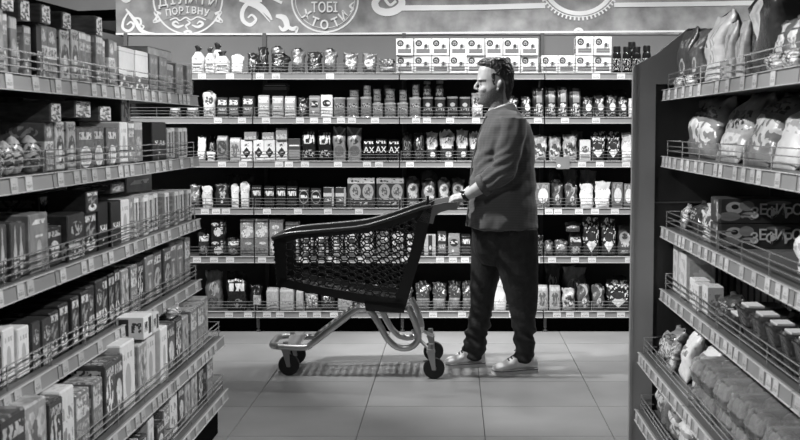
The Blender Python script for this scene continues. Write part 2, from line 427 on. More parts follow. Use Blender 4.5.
# left roundel
ribbon(circle(188, -2, 34.5, 36), .012, 'roundel', closed=True)
for i, ch in enumerate('ДІЛИТИ'):
    q = (i-2.5)/2.5
    lettering(ch, 188+q*25, 1.0-2.5*(1-q*q)+1.0, .098, rot=-q*.16, sx=.95, bold=.0015)
ribbon([(162,16.5),(175,12),(188,10.5),(201,12),(214,16.5)], .064, 'banner', M_chalk2)
for i, ch in enumerate('ПОРІВНУ'):
    q = (i-3)/3
    lettering(ch, 188+q*19, 10.6+2.6*q*q, .066, rot=-q*.15, sx=.9, bold=.0015).location.y = -.0135
for s in (-1, 1):
    ribbon([(188+s*27,14),(188+s*33,12),(188+s*31,17),(188+s*34,22),(188+s*27,20)], .018, 'banner_tail')
    ribbon([(188+s*4,25),(188+s*10,27),(188+s*15,24),(188+s*12,21.5),(188+s*9,24)], [.006,.02,.018,.014,.006])
ribbon([(188,29),(186,26),(190,23),(187,20)], [.008,.016,.014,.006])
ribbon([(170,20),(176,18),(180,20.5),(186,17.5),(191,20),(198,17),(206,20)], .010, 'script_line')
ribbon([(184,33),(188,31),(192,33)], .02)
# second roundel
ribbon(circle(325, 0, 33, 32), .012, 'roundel', closed=True)
ribbon(circle(325, 0, 29.5, 28), .004, 'roundel', closed=True)
lettering('ТОБІ', 324.5, 8.0, .100, sx=.78, bold=.0015)
for ch, lx, ly, lr in (('Х',306.5,15.5,-.38),('Т',314.5,22.5,-.38),('О',324.5,25.5,0),('Т',336,23,.42),('И',344,16.5,.7)): lettering(ch, lx, ly, .088, rot=lr, sx=.95, bold=.0025)
ribbon([(350,12),(353,9),(350,6),(354,2)], [.006,.016,.016,.006])
# scrolls
ribbon([(126,9),(130,14),(136,22),(141,30),(148,33),(155,33.5)], [.01,.02,.03,.03,.02,.008])
ribbon([(129,12),(124,20),(123,28),(129,31),(134,26),(131,22),(127,25)], [.008,.016,.02,.02,.018,.014,.008])
ribbon([(136,26),(141,24),(140,19),(134,18)], [.01,.016,.016,.01])
ribbon([(140,31),(144,27),(142,25)], [.012,.012,.008])
ribbon([(121,-3),(126,1),(131,-2)], .03)
ribbon([(262,0),(250,2),(243,10),(243,20),(250,25),(256,20),(252,15),(248,18)], [.03,.03,.03,.03,.025,.02,.015,.01])
ribbon([(240,-2),(252,2),(262,8),(268,14),(272,20)], [.05,.05,.045,.03,.01])
ribbon([(245,4),(258,9),(270,22)], [.01,.014,.006])
ribbon([(276,16),(284,18),(287,26),(283,30),(279,26)], [.02,.045,.04,.025,.01])
ribbon([(286,25),(292,29),(297,28),(296,33)], [.02,.03,.025,.01])
ribbon([(268,-4),(276,0),(282,3)], .02)
# key-shaped hook and long horizontal bands
ribbon([(398,-6),(402,2),(398,9),(388,12.5),(378,10),(375,3),(380,-3)], [.03,.05,.055,.055,.05,.05,.03])
ribbon([(384,-2),(390,5),(396,1)], .02)
ribbon([(400,8),(470,7.5),(545,5.5)], .038, 'band')
ribbon([(404,-1),(470,-1),(540,-1)], .01, 'band')
ribbon([(614,5),(680,4.2),(760,3),(900,1)], .032, 'band')
# gear
ribbon(circle(579, -20, 35.5, 33.5, 180, 360), .030, 'gear')
ribbon(circle(579, -20, 40, 37, 180, 360), .006, 'gear')
for i in range(25):
    a = R(200+i*5.8)
    ribbon([(579+39*math.cos(a), -20-36.5*math.sin(a)), (579+43*math.cos(a), -20-40.5*math.sin(a))], .012, 'gear_tooth')
ribbon(circle(578.5, 33, 4, 4, 0, 180, 10)+[(574.5,33)], .02)
ribbon(circle(579, -14, 12, 10), .02, 'gear_hub', closed=True)

# ------------------------------------------------------------------ product shapes (unit meshes: x,y in -.5..+.5, z 0..1, front at y=-.5)
def unit_box(ch=.025, seam=True):
    mb = MB(); c = ch; fr = [-.5, -.5+c, .5-c, .5]
    bm = bmesh.new(); bmesh.ops.create_cube(bm, size=1.0)
    for v in bm.verts: v.co.z += .5
    bmesh.ops.bevel(bm, geom=bm.edges[:]+bm.verts[:], offset=c, segments=1, affect='EDGES', profile=.5)
    ul = bm.loops.layers.uv.new('UVMap')
    for f in bm.faces:
        n = f.normal
        for l in f.loops:
            p = l.vert.co
            if abs(n.z) > .7: l[ul].uv = (p.x+.5, 1.0+p.y+.5 if n.z > 0 else 1.5)
            elif abs(n.x) > .7: l[ul].uv = (1.0+(p.y+.5)*(.98)+.01, p.z)
            else: l[ul].uv = ((p.x+.5)*.98+.01, min(.999, p.z))
    me = bpy.data.meshes.new('carton'); bm.to_mesh(me); bm.free(); return me
def unit_bag(style, seed, crumple=.03, nr=20, nz=14):
    rnd = random.Random(seed); mb = MB(); rings = []; UV = []
    ofs = Vector((seed*3.1, seed*1.7, seed*.9))
    for j in range(nz+1):
        t = j/nz
        if style == 'pouch': th = max(.035, (1-t**2.6))*(.75+.25*min(1, t*5)); wx = .92+.08*t; ex = .55+.25*t
        elif style == 'gusset': th = 1.0 if t < .68 else max(.06, 1-(t-.68)/.30); wx = .96+.04*t; ex = .42
        elif style == 'brick': th = 1.0 if t < .86 else max(.25, 1-(t-.86)*5.0); wx = 1.0 if t < .9 else .94; ex = .30
        elif style == 'pillow': th = max(.04, math.sin(math.pi*min(1, max(0, t)))**.55); wx = .90+.10*abs(2*t-1); ex = .75
        elif style == 'sack':
            th = 1.0 if t < .6 else max(.14, 1-(t-.6)/.24); wx = .95 if t < .6 else max(.30, .95-(t-.6)*2.6)
            if t > .86: wx = .3+(t-.86)*2.2; th = .2
            ex = .55
        z = t
        ring = []
        for i in range(nr):
            a = 2*math.pi*i/nr - math.pi/2 - math.pi/nr*0
            c, s = math.cos(a), math.sin(a)
            x = .5*wx*math.copysign(abs(c)**ex, c); y = .5*th*math.copysign(abs(s)**ex, s)
            p = Vector((x, y, z))
            q = Vector((x*3.2, y*2+ (1 if y > 0 else 0), z*3.6))+ofs
            d = noise.noise(q)*crumple*2 + noise.noise(q*2.7)*crumple*1.2
            k = min(1, t*6)*(.5+.8*t)
            nv = Vector((c*.5, s*.9, 0))
            p += nv*d*k*1.6
            if t > .8: p.y += noise.noise(Vector((x*4, 0, 7))+ofs)*crumple*1.4*(t-.8)*5; p.z += noise.noise(Vector((x*5, 3, 1))+ofs)*crumple*1.8*(t-.8)*5
            ring.append(p)
        rings.append(ring)
    mb.loft(rings)
    me = mb.mesh('bag', True)
    ul = me.uv_layers.new(name='UVMap')
    for pl in me.polygons:
        for li in pl.loop_indices:
            co = me.vertices[me.loops[li].vertex_index].co
            ul.data[li].uv = (min(.99, max(.01, co.x+.5)), min(.995, max(0, co.z)) if len(pl.vertices) == 4 else 1.5)
    # normalise the bounding box to the unit frame
    mn = [min(v.co[k] for v in me.vertices) for k in range(3)]; mx = [max(v.co[k] for v in me.vertices) for k in range(3)]
    for v in me.vertices:
        v.co.x = (v.co.x-mn[0])/(mx[0]-mn[0])-.5; v.co.y = (v.co.y-mn[1])/(mx[1]-mn[1])-.5; v.co.z = (v.co.z-mn[2])/(mx[2]-mn[2])
    fix_normals(me); me.polygons.foreach_set('use_smooth', [True]*len(me.polygons)); return me
UM = {}
def unit(shape, k=0):
    key = (shape, k)
    if key in UM: return UM[key]
    if shape == 'box': me = unit_box()
    elif shape in ('pouch', 'gusset', 'brick', 'pillow', 'sack'):
        me = unit_bag(shape, 11+k*5+len(shape), {'pouch': .085, 'gusset': .055, 'brick': .018, 'pillow': .07, 'sack': .05}[shape])
    elif shape == 'tin': me = MB().lathe([(.47,0),(.5,.015),(.5,.04),(.48,.06),(.48,.86),(.5,.88),(.5,.90)], 20).mesh('tin'); smooth_angle(me)
    elif shape == 'tinlid': me = MB().lathe([(.5,.90),(.52,.905),(.52,.985),(.48,1.0),(.44,.985)], 20).mesh('tin_lid'); smooth_angle(me)
    elif shape == 'jar': me = MB().lathe([(.42,0),(.5,.03),(.5,.62),(.46,.72),(.38,.78),(.38,.82)], 20).mesh('jar'); smooth_angle(me)
    elif shape == 'jarlid': me = MB().lathe([(.42,.80),(.43,.81),(.43,.98),(.40,1.0)], 20).mesh('jar_lid'); smooth_angle(me)
    elif shape == 'egg': me = MB().lathe([(.10,0),(.32,.08),(.47,.28),(.5,.42),(.44,.66),(.30,.86),(.12,.97),(.02,1)], 16).mesh('egg'); smooth_angle(me, 60)
    elif shape == 'tray':
        mb = MB(); rings = []
        for z, s in ((0,.82),(.75,.94),(.78,1.0),(.86,1.0),(.88,.93),(1.0,.86),(.97,.5)):
            rings.append([Vector((.5*s*math.copysign(abs(math.cos(a))**.35, math.cos(a)), .5*s*math.copysign(abs(math.sin(a))**.35, math.sin(a)), z)) for a in [2*math.pi*(i+.5)/20 for i in range(20)]])
        mb.loft(rings); me = mb.mesh('tray'); smooth_angle(me)
    elif shape == 'clam':
        mb = MB(); rings = []
        for z, s in ((0,.9),(.44,.97),(.46,1.0),(.54,1.0),(.56,.97),(.92,.9),(1.0,.82),(.96,.7),(.99,.6),(.95,.4)):
            rings.append([Vector(((.5*s + (.012 if i % 2 else -.012))*math.copysign(abs(math.cos(a))**.3, math.cos(a)), (.5*s + (.012 if i % 2 else -.012))*math.copysign(abs(math.sin(a))**.3, math.sin(a)), z)) for i, a in enumerate([2*math.pi*(i+.5)/40 for i in range(40)])])
        mb.loft(rings); me = mb.mesh('clam'); smooth_angle(me)
    UM[key] = me; return me

# ------------------------------------------------------------------ product catalogue
W_, K_ = .80, .012
D = {}
def design(key, shape, look, cat, depth, base, els=(), rough=.45, metal=0, noi=.25, nsc=9, lid=None, name=None, bump=0, **kw):
    D[key] = dict(shape=shape, look=look, cat=cat, depth=depth, mat=pmat('pack_'+key, base, els, rough, metal, noi, nsc, bump, **kw), lid=lid, name=name or {'box':'carton','pouch':'foil_bag','gusset':'coffee_bag','brick':'coffee_brick','pillow':'sweet_bag','sack':'paper_sack','tin':'coffee_tin','jar':'coffee_jar','egg':'toy_egg','tray':'sealed_tray','clam':'clear_pack'}[shape])
def S(a,b,c,d,t,su=9,sv=14,th=.5): return ('r',a,b,c,d,t,su,sv,th)   # scribble = printed words or picture
design('badge','box','white carton with dark round badge','carton',.16,.82,[('r',.12,.14,.88,.38,.16),('r',.12,.25,.88,.28,.3),('r',.55,.38,.85,.62,.35,14,8,.45),('r',.6,.45,.74,.66,.05,6,6,.4),('e',.26,.72,.19,.19,.03),('e',.26,.72,.12,.12,.5,22,22,.5)],rough=.4,noi=.05)
design('sack','sack','white paper sack with dark tied neck','sack',.10,.80,[('r',.0,.80,1,1.1,.01),('r',.2,.30,.85,.38,.15),S(.25,.16,.8,.27,.25,14,9),S(.3,.5,.75,.6,.3,18,12)],rough=.6,noi=.08)
design('foil','pouch','dark shiny foil bag','bag',.09,.045,[('e',.45,.62,.26,.16,.35,6,7,.5),('r',.15,.1,.85,.3,.22,7,14,.5),S(.25,.4,.8,.5,.5,12,16,.55)],rough=.22,metal=.3,noi=.5,nsc=6,bump=.35)
design('foilg','pouch','grey crumpled foil bag','bag',.09,.20,[('e',.5,.55,.3,.18,.55,7,7,.48),('r',.1,.1,.9,.32,.08,7,14,.5)],rough=.28,metal=.3,noi=.5,nsc=6,bump=.35)
design('darkjar','jar','black glossy jar with white print','jar',None,.012,[S(.05,.1,.95,.55,.75,16,10,.58)],rough=.12,noi=.2,lid=.015)
design('rollcup','jar','small white-lidded cup','jar',None,.25,[S(0,.1,1,.6,.05,12,9,.5)],rough=.4,lid=.8)
design('bpack','pouch','pale bag with dark printed swirl','bag',.09,.62,[('e',.5,.68,.34,.18,.06,5,9,.45),('r',.1,.1,.9,.38,.3,8,10,.5)],rough=.4,noi=.3)
design('dbrick','brick','dark coffee brick with white name panel','packet',.08,.05,[('r',.1,.62,.9,.86,.75,6,10,.42),('r',.1,.15,.9,.5,.20),S(.2,.32,.85,.46,.65,12,18,.5)],rough=.3,noi=.2,bump=.2)
design('gbrick','brick','pale grey coffee brick with lettering','packet',.08,.40,[('r',.08,.66,.92,.90,.78,7,9,.4),S(.15,.40,.85,.54,.75,12,14,.5),('r',.0,.1,1,.22,.55)],rough=.35,noi=.15,bump=.2)
design('obrick','brick','mid grey coffee brick with dark oval','packet',.08,.28,[('e',.5,.6,.36,.17,.03),('r',.2,.55,.8,.68,.7,5,9,.45),('e',.4,.25,.1,.06,.8)],rough=.35,noi=.12)
design('owbrick','brick','white coffee brick with dark oval','packet',.08,.74,[('e',.5,.62,.34,.15,.02),('r',.24,.58,.76,.68,.75,5,9,.5),S(.2,.2,.8,.3,.3,16,14)],rough=.4,noi=.08)
design('tin','tin','silver grey round tin','tin',None,.42,[('r',.0,.15,1,.22,.2),S(.2,.5,.8,.7,.85,10,10,.5),('e',.5,.6,.3,.1,.1,12,10,.5)],rough=.28,metal=.55,noi=.12,lid=.5)
design('tins','tin','small silver tin','tin',None,.45,[('r',.0,.1,1,.2,.15),S(.15,.35,.85,.7,.12,9,7,.52)],rough=.25,metal=.6,noi=.12,lid=.12)
design('tind','tin','dark round tin with pale lid edge','tin',None,.05,[('r',.0,.15,1,.22,.2),('e',.5,.62,.16,.1,.6),S(.2,.35,.8,.46,.5,14,12)],rough=.3,metal=.3,noi=.15,lid=.35)
design('gjar','jar','tall dark glass coffee jar','jar',None,.03,[S(.1,.1,.9,.5,.18,8,5,.5)],rough=.08,noi=.3,lid=.25)
design('tbag','gusset','tall dark bag with grey window panel','bag',.08,.035,[('r',.32,.50,.82,.97,.32),('e',.55,.38,.3,.09,.70,6,8,.42),('e',.5,.24,.35,.1,.75,9,9,.5),S(.1,.05,.9,.16,.4,9,14)],rough=.28,noi=.3,bump=.25)
design('cbag','pouch','dark bag with white round spot','bag',.08,.04,[('e',.62,.50,.27,.17,.72),('e',.5,.78,.4,.12,.55,8,8,.48),S(.1,.08,.9,.26,.5,8,12)],rough=.28,noi=.3,bump=.25)
design('white','pouch','white paper packet','packet',.05,.80,[S(.2,.6,.8,.74,.35,22,22,.56),S(.3,.2,.7,.3,.15,18,14,.55)],rough=.6,noi=.08)
design('ebag','brick','grey bag with round dark print','bag',.09,.22,[('e',.5,.52,.40,.30,.07),('e',.5,.52,.3,.2,.28,6,6,.5),('r',.1,.80,.9,.95,.45)],rough=.4,noi=.3)
design('fbag','brick','light grey bag with floral print','bag',.09,.42,[('e',.5,.45,.36,.28,.14,5,5,.48),('r',.1,.78,.9,.93,.6)],rough=.4,noi=.35,nsc=6)
design('diam','box','white box with dark diamond emblem','box',.10,.80,[('d',.5,.40,.36,.26,.02),('r',.3,.38,.7,.44,.6,10,10,.5),S(.28,.7,.72,.84,.05,9,11,.52)],rough=.4,noi=.05)
design('flatbox','box','small flat box','box',.09,.30,[('r',.05,.1,.95,.5,.55,7,5,.45)],rough=.4,noi=.3)
design('linebox','box','dark box with thin white line','box',.12,.07,[('r',.1,.66,.9,.72,.8),('r',.05,.1,.95,.5,.24)],rough=.4,noi=.1)
design('glyph','gusset','tall black foil bag with white brush lettering','bag',.08,.02,[('r',.15,.55,.9,.93,.75,6,3.5,.52),('r',.1,.12,.9,.36,.5,5,9,.52)],rough=.2,noi=.4,bump=.3)
design('vbag','gusset','tall grey bag with pale V collar','bag',.09,.26,[('e',.5,.62,.28,.12,.05,7,7,.5),('d',.5,1.0,.55,.36,.74),('d',.5,1.0,.4,.24,.3),('e',.5,.3,.38,.16,.13)],rough=.3,noi=.3,bump=.25)
design('axbag','brick','small black bag with white monogram','bag',.07,.015,[S(.1,.80,.9,.92,.75,10,12,.5)],rough=.25,noi=.3,bump=.2)
design('halfbag','pouch','bag with pale top and dark base','bag',.09,.05,[('r',.0,.50,1,1.1,.62),('e',.5,.72,.32,.14,.12,8,9,.5),('r',.15,.42,.85,.54,.7,6,8,.4),('e',.62,.22,.22,.1,.72)],rough=.3,noi=.25,bump=.3)
design('lbag','pouch','light bag with dark leaf print','bag',.09,.55,[('e',.5,.45,.42,.26,.07,5,5,.5),('r',.05,.75,.95,.9,.7,9,9,.45)],rough=.32,noi=.35,nsc=6,bump=.3)
design('wbox','box','white box with grey picture','box',.09,.80,[('e',.5,.55,.34,.16,.12,9,9,.45),('r',.1,.1,.9,.3,.4)],rough=.4,noi=.08)
design('spark','gusset','dark glittery bag with white flecks','bag',.09,.03,[('r',0,.3,1,1.1,.8,9,11,.57),('d',.5,.3,.32,.2,.8),('e',.5,.5,.3,.12,.05)],rough=.25,noi=.4,bump=.3)
design('hbag','brick','black coffee brick with white name','packet',.08,.018,[('r',.12,.56,.9,.78,.82,9,3,.42),('r',.1,.12,.9,.34,.06)],rough=.28,noi=.2,bump=.2)
design('heart','pouch','dark bag with pale heart','bag',.09,.03,[('e',.55,.55,.22,.18,.5,6,6,.45),('e',.5,.25,.08,.06,.8)],rough=.3,noi=.3)
design('ringb','brick','dark packet with round ring emblem','packet',.08,.03,[('e',.5,.55,.44,.34,.3),('e',.5,.55,.38,.29,.025),('r',.2,.5,.85,.64,.85,8,7,.45)],rough=.3,noi=.15)
design('bandb','box','dark packet with white band','packet',.08,.06,[('r',.0,.55,1,.72,.62),('r',.78,.1,1,.95,.42),S(.1,.3,.7,.5,.7,9,12,.5)],rough=.35,noi=.15)
design('twin','box','large dark box with two pale round emblems','box',.12,.05,[('r',.0,.84,1,1,.55,10,18,.42),('r',.0,.82,1,.85,.6),('e',.29,.55,.20,.25,.36),('e',.75,.55,.20,.25,.36),('e',.29,.55,.13,.15,.1,16,9,.5),('e',.75,.55,.13,.15,.1,16,9,.5),('r',.12,.28,.9,.36,.4,10,12,.48),S(.2,.1,.9,.2,.6,9,10,.55)],rough=.35,noi=.12)
design('roundb','pouch','grey bag with pale oval label','bag',.09,.07,[('e',.5,.62,.40,.20,.42),('e',.5,.66,.22,.1,.08,8,8,.45),('e',.5,.40,.34,.1,.5,9,9,.45),S(.2,.1,.85,.22,.55,8,10)],rough=.32,noi=.3,bump=.3)
design('circb','box','grey packet with white circle','packet',.07,.16,[('e',.52,.5,.36,.30,.72),('r',.1,.78,.9,.95,.4,12,8,.5)],rough=.4,noi=.2)
design('curl','pouch','glossy bag with curved pale stripe','bag',.09,.10,[('e',.2,.75,.6,.28,.55),('e',.1,.70,.55,.26,.12),('e',.6,.3,.26,.2,.6,6,6,.45)],rough=.25,noi=.3,bump=.3)
design('photo','box','carton with white lid and printed photo','carton',.10,.30,[('r',0,.90,1,1,.8),('e',.45,.78,.26,.06,.8,9,9,.4),('e',.45,.62,.22,.05,.75,9,9,.4),('e',.42,.25,.34,.22,.72,5,6,.4),('e',.75,.42,.3,.2,.7,6,6,.45)],rough=.35,noi=.3)
design('darkbox','box','black carton with pale print','carton',.10,.02,[('e',.3,.72,.28,.09,.75,9,8,.42),('e',.5,.32,.3,.24,.72,4,5,.45),S(.7,.2,.92,.9,.6,6,16,.5)],rough=.3,noi=.2)
design('gbox','box','grey carton','carton',.10,.22,[('e',.6,.72,.26,.08,.65,7,8,.42),('r',.1,.1,.9,.45,.12,6,6,.5)],rough=.35,noi=.3)
design('plaid','box','pale packet with dark centre band','packet',.08,.45,[('r',.36,.0,.70,1,.04),('e',.53,.4,.1,.1,.6)],rough=.35,noi=.15)
design('roundbag','pouch','dark rounded bag with white label','bag',.10,.04,[('r',.1,.60,.95,.80,.75,7,9,.42),('e',.5,.25,.36,.18,.3,7,7,.45)],rough=.25,noi=.4,bump=.4)
design('bigfoil','gusset','large black bag with white name','bag',.10,.015,[('r',.15,.52,.9,.72,.85,6,3,.40),('e',.6,.2,.22,.12,.2,7,7,.5)],rough=.22,noi=.4,bump=.35)
design('labelbag','pouch','black bag with grey square label','bag',.10,.015,[('r',.28,.25,.85,.62,.42),('r',.35,.4,.8,.5,.15,14,9,.5)],rough=.28,noi=.3,bump=.3)
design('paleg','brick','pale grey kraft packet','packet',.09,.42,[('r',.05,.45,.95,.8,.5,5,8,.45),S(.2,.25,.8,.4,.2,10,12,.55)],rough=.5,noi=.2)
design('crink','pouch','crinkled foil bag with plain base','bag',.10,.10,[('r',.0,.0,1,.42,.22),('r',.0,.5,1,1.1,.55,7,9,.58),('r',.05,.38,.95,.44,.4)],rough=.2,metal=.2,noi=.4,bump=.5)
# side gondolas
design('tallc','box','tall slim printed carton','carton',.14,.24,[('r',.05,.86,.95,.97,.62),('e',.5,.5,.40,.24,.16,6,5,.48),('e',.5,.26,.34,.14,.70,5,6,.52),S(.1,.64,.9,.80,.55,8,14,.5)],rough=.33,noi=.5,nsc=6)
design('tallw','box','white carton with photo along its base','carton',.16,.78,[('r',.0,.88,1,.90,.5),('r',.0,.0,1,.36,.12,5,7,.44)],rough=.4,noi=.05)
design('greyc','box','plain mid grey carton','carton',.14,.26,[('r',.1,.1,.9,.85,.36,3,4,.5),S(.15,.75,.85,.9,.5,8,12)],rough=.38,noi=.3,nsc=5)
design('lying','box','dark glossy box lying on cartons','box',.22,.10,[('r',.02,.05,.98,.95,.55,4,5,.45),('e',.5,.5,.3,.3,.2,5,5,.5)],rough=.15,noi=.5,nsc=5,fo=True)
design('eggbox','box','box with pale egg window','box',.14,.12,[('e',.5,.28,.34,.26,.72),('e',.5,.28,.26,.18,.55),('r',.15,.70,.85,.88,.55,7,10,.45)],rough=.2,noi=.4,nsc=5,fo=True)
design('blackb','box','black box with small white lettering','box',.14,.015,[S(.2,.4,.85,.52,.8,12,18,.53),('e',.5,.2,.05,.03,.8)],rough=.3,noi=.2,fo=True)
design('stripes','box','narrow pale packet with dark stripe','packet',.14,.55,[('r',.3,.1,.62,.9,.06),('r',.1,.1,.3,.9,.4,6,14,.5),('r',.0,.88,1,1,.75)],rough=.35,noi=.25)
design('emblem','box','dark carton with pale figure','carton',.13,.035,[('e',.5,.25,.34,.17,.70,5,5,.42),('e',.5,.58,.35,.16,.3,6,6,.5),('r',.08,.78,.92,.93,.6,7,10,.42)],rough=.28,noi=.4,nsc=6,fo=True)
design('egg','egg','patterned toy egg','egg',None,.35,[('r',0,.2,1,.8,.06,6,7,.5)],rough=.2,noi=.4)
design('bottlep','box','dark carton with bottle picture','carton',.13,.08,[('e',.5,.36,.2,.32,.45),('e',.5,.75,.08,.2,.4),('r',.1,.30,.9,.42,.55,7,9,.48)],rough=.3,noi=.3)
design('bigg','box','large grey carton with pale title','carton',.16,.20,[('r',.15,.82,.85,.90,.62,9,12,.42),('r',.3,.6,.7,.64,.55),('e',.5,.3,.14,.26,.4)],rough=.3,noi=.4,nsc=4)
design('lightc','box','white carton with soft drawing','carton',.15,.74,[('e',.5,.42,.2,.26,.42),('r',.2,.75,.8,.84,.4,9,9,.48)],rough=.45,noi=.1)
design('teac','box','low carton with patterned lid','carton',.16,.30,[('r',.08,.1,.92,.9,.5,5,5,.5),('e',.5,.5,.25,.3,.12,6,6,.5),('r',.0,1.0,1,2.0,.42,4,4,.5)],rough=.33,noi=.45,nsc=5)
design('teaw','box','low white carton','carton',.16,.72,[('r',.15,.2,.85,.75,.25,6,7,.52),('r',.1,1.1,.9,1.9,.5,5,7,.58)],rough=.4,noi=.12)
design('tead','box','low dark carton with bright figure','carton',.16,.04,[('e',.5,.4,.32,.25,.65,5,5,.45),('r',.1,.75,.9,.9,.5,9,10,.45),('r',.0,1.0,1,2.0,.2,4,4,.5)],rough=.28,noi=.4,nsc=5,fo=True)
design('cross','box','white box with chequered cross print','box',.10,.80,[('r',.1,.3,.45,.75,.04,10,6,.48),('r',.55,.15,.9,.9,.04)],rough=.4,noi=.05)
design('snackg','gusset','dark grey snack bag with round badge','bag',.10,.09,[('e',.6,.4,.2,.13,.6),('e',.6,.4,.13,.08,.15),S(.2,.7,.9,.85,.4,10,12)],rough=.3,noi=.3,bump=.3)
design('snackw','gusset','tall pale glossy snack bag','bag',.13,.52,[S(.55,.3,.85,.8,.3,14,6,.52),('r',.1,.55,.4,.62,.1,9,9,.5)],rough=.25,noi=.15,bump=.35)
design('slimbag','gusset','slim pale leaning bag','bag',.06,.45,[('r',.2,.2,.8,.8,.25,4,5,.5)],rough=.3,noi=.3,bump=.3)
design('bigdark','gusset','huge dark bag with white oval label','bag',.2,.05,[('e',.36,.55,.16,.22,.75),('e',.36,.55,.12,.17,.6,8,8,.5)],rough=.25,noi=.3,bump=.3)
design('cello','pillow','clear cellophane bag with white stickers','bag',.09,.14,[('r',.2,.4,.65,.72,.75),('r',.25,.45,.6,.6,.35,18,18,.5),('r',.1,.76,.7,.92,.7)],rough=.15,noi=.6,nsc=5,bump=.5)
design('patpil','pillow','patterned sweet bag','bag',.12,.22,[('e',.35,.5,.2,.1,.75,10,10,.42),('e',.65,.35,.3,.2,.65,10,10,.46),('r',.1,.62,.9,.8,.06,10,14,.5)],rough=.25,noi=.5,nsc=5,bump=.45)
design('wpil','pillow','plump white bag','bag',.13,.74,[('r',.1,.42,.9,.6,.4,6,12,.5)],rough=.3,noi=.2,nsc=4,bump=.4)
design('gpil','pillow','grey bag with dark curly letters','bag',.12,.38,[('r',.1,.40,.9,.66,.03,12,10,.52),('r',.1,.08,.9,.34,.62,8,12,.45)],rough=.28,noi=.35,bump=.4)
design('dpil','pillow','dark glossy sweet bag','bag',.12,.05,[('e',.5,.5,.3,.2,.35,10,10,.5)],rough=.18,noi=.5,bump=.5)
design('spil','pillow','small shiny sweet packet','packet',.05,.30,[('r',.05,.1,.95,.9,.75,8,10,.52),('e',.5,.5,.3,.3,.08,10,10,.52)],rough=.18,noi=.5,bump=.5)
design('zefir','box','long dark confectionery box with jumping white title','box',.13,.055,[('e',.14,.62,.07,.24,.62),('e',.145,.66,.03,.1,.03),('e',.24,.7,.06,.2,.35),('e',.10,.28,.09,.18,.30),('e',.26,.3,.07,.15,.5,8,8,.5),('e',.5,.82,.10,.08,.25)],rough=.3,noi=.25)
design('card','box','tall white pack standing on end','carton',.12,.66,[('r',.15,.1,.85,.85,.45,3,5,.52)],rough=.35,noi=.15)
design('combp','box','slim dark pack with grey window','packet',.16,.05,[('r',.15,.15,.85,.75,.22),('r',.0,.9,1,1,.35)],rough=.3,noi=.2)
design('tray','tray','dark sealed tray with white label','tray',.13,.03,[],rough=.12,noi=.3)
design('clam','clam','clear ribbed pack of pastries','pack',.20,.62,[],rough=.12,noi=.3)
design('white5','pillow','white crinkled bag with grey lettering','bag',.08,.76,[S(.2,.5,.85,.68,.22,7,10,.5)],rough=.35,noi=.15,bump=.35)
design('tallc2','box','tall carton with bright label band','carton',.14,.16,[('r',.0,.40,1,.62,.62),('r',.1,.44,.9,.58,.12,9,14,.5),('e',.5,.8,.34,.12,.5,8,8,.48),('r',.05,.05,.95,.34,.42,9,12,.5)],rough=.3,noi=.4,nsc=7)
design('tallc3','box','tall pale carton with dark picture','carton',.14,.48,[('e',.5,.42,.42,.30,.07,7,6,.45),('e',.5,.36,.2,.16,.7),('r',.05,.80,.95,.94,.10,9,16,.48)],rough=.33,noi=.4,nsc=7)
design('bigg2','box','large dark carton with pale picture','carton',.16,.09,[('e',.5,.38,.40,.28,.45,6,6,.46),('r',.1,.74,.9,.90,.6,9,14,.48)],rough=.28,noi=.4,nsc=6)
design('teac2','box','low carton with checked print','carton',.16,.18,[('r',.05,.55,.95,.92,.62,8,10,.48),('r',.05,.08,.95,.48,.40,11,11,.5),('r',.0,1.0,1,2.0,.5,7,7,.52)],rough=.3,noi=.4,nsc=7)
design('tead2','box','low dark carton with white swirl','carton',.16,.05,[('e',.45,.5,.36,.30,.66,8,6,.5),('r',.1,.78,.9,.92,.45,11,12,.46),('r',.05,1.1,.95,1.9,.35,8,8,.52)],rough=.25,noi=.4,nsc=6)
design('emblem2','box','dark carton with bright lower half','carton',.13,.04,[('r',.05,.04,.95,.42,.58,6,8,.46),('e',.5,.68,.34,.16,.42,7,7,.5)],rough=.28,noi=.4,nsc=6)
design('greyc2','box','mid grey carton with pale top','carton',.14,.20,[('r',.0,.80,1,1,.5),('e',.5,.4,.36,.24,.48,7,7,.47)],rough=.35,noi=.35,nsc=6)
VAR = {'tallc': ['tallc','tallc','tallc2','tallc3'], 'bigg': ['bigg','bigg2'], 'teac': ['teac','teac2'], 'tead': ['tead','tead2'], 'emblem': ['emblem','emblem2','emblem'], 'greyc': ['greyc','greyc2']}
VN = {}
# see-through plastics
mt = D['clam']['mat']; b_ = mt.node_tree.nodes['Principled BSDF']; b_.inputs['Transmission Weight'].default_value = .75; b_.inputs['IOR'].default_value = 1.12; b_.inputs['Roughness'].default_value = .08
M_pastry = omat('pastry', .5, rough=.7, noi=.6, nsc=28, bump=.6, bsc=40)
LIDM = {}
def lidmat(t):
    if t not in LIDM: LIDM[t] = omat('lid_%d' % int(t*1000), t, rough=.3, metal=.3 if t > .1 and t < .7 else 0, noi=.05)
    return LIDM[t]

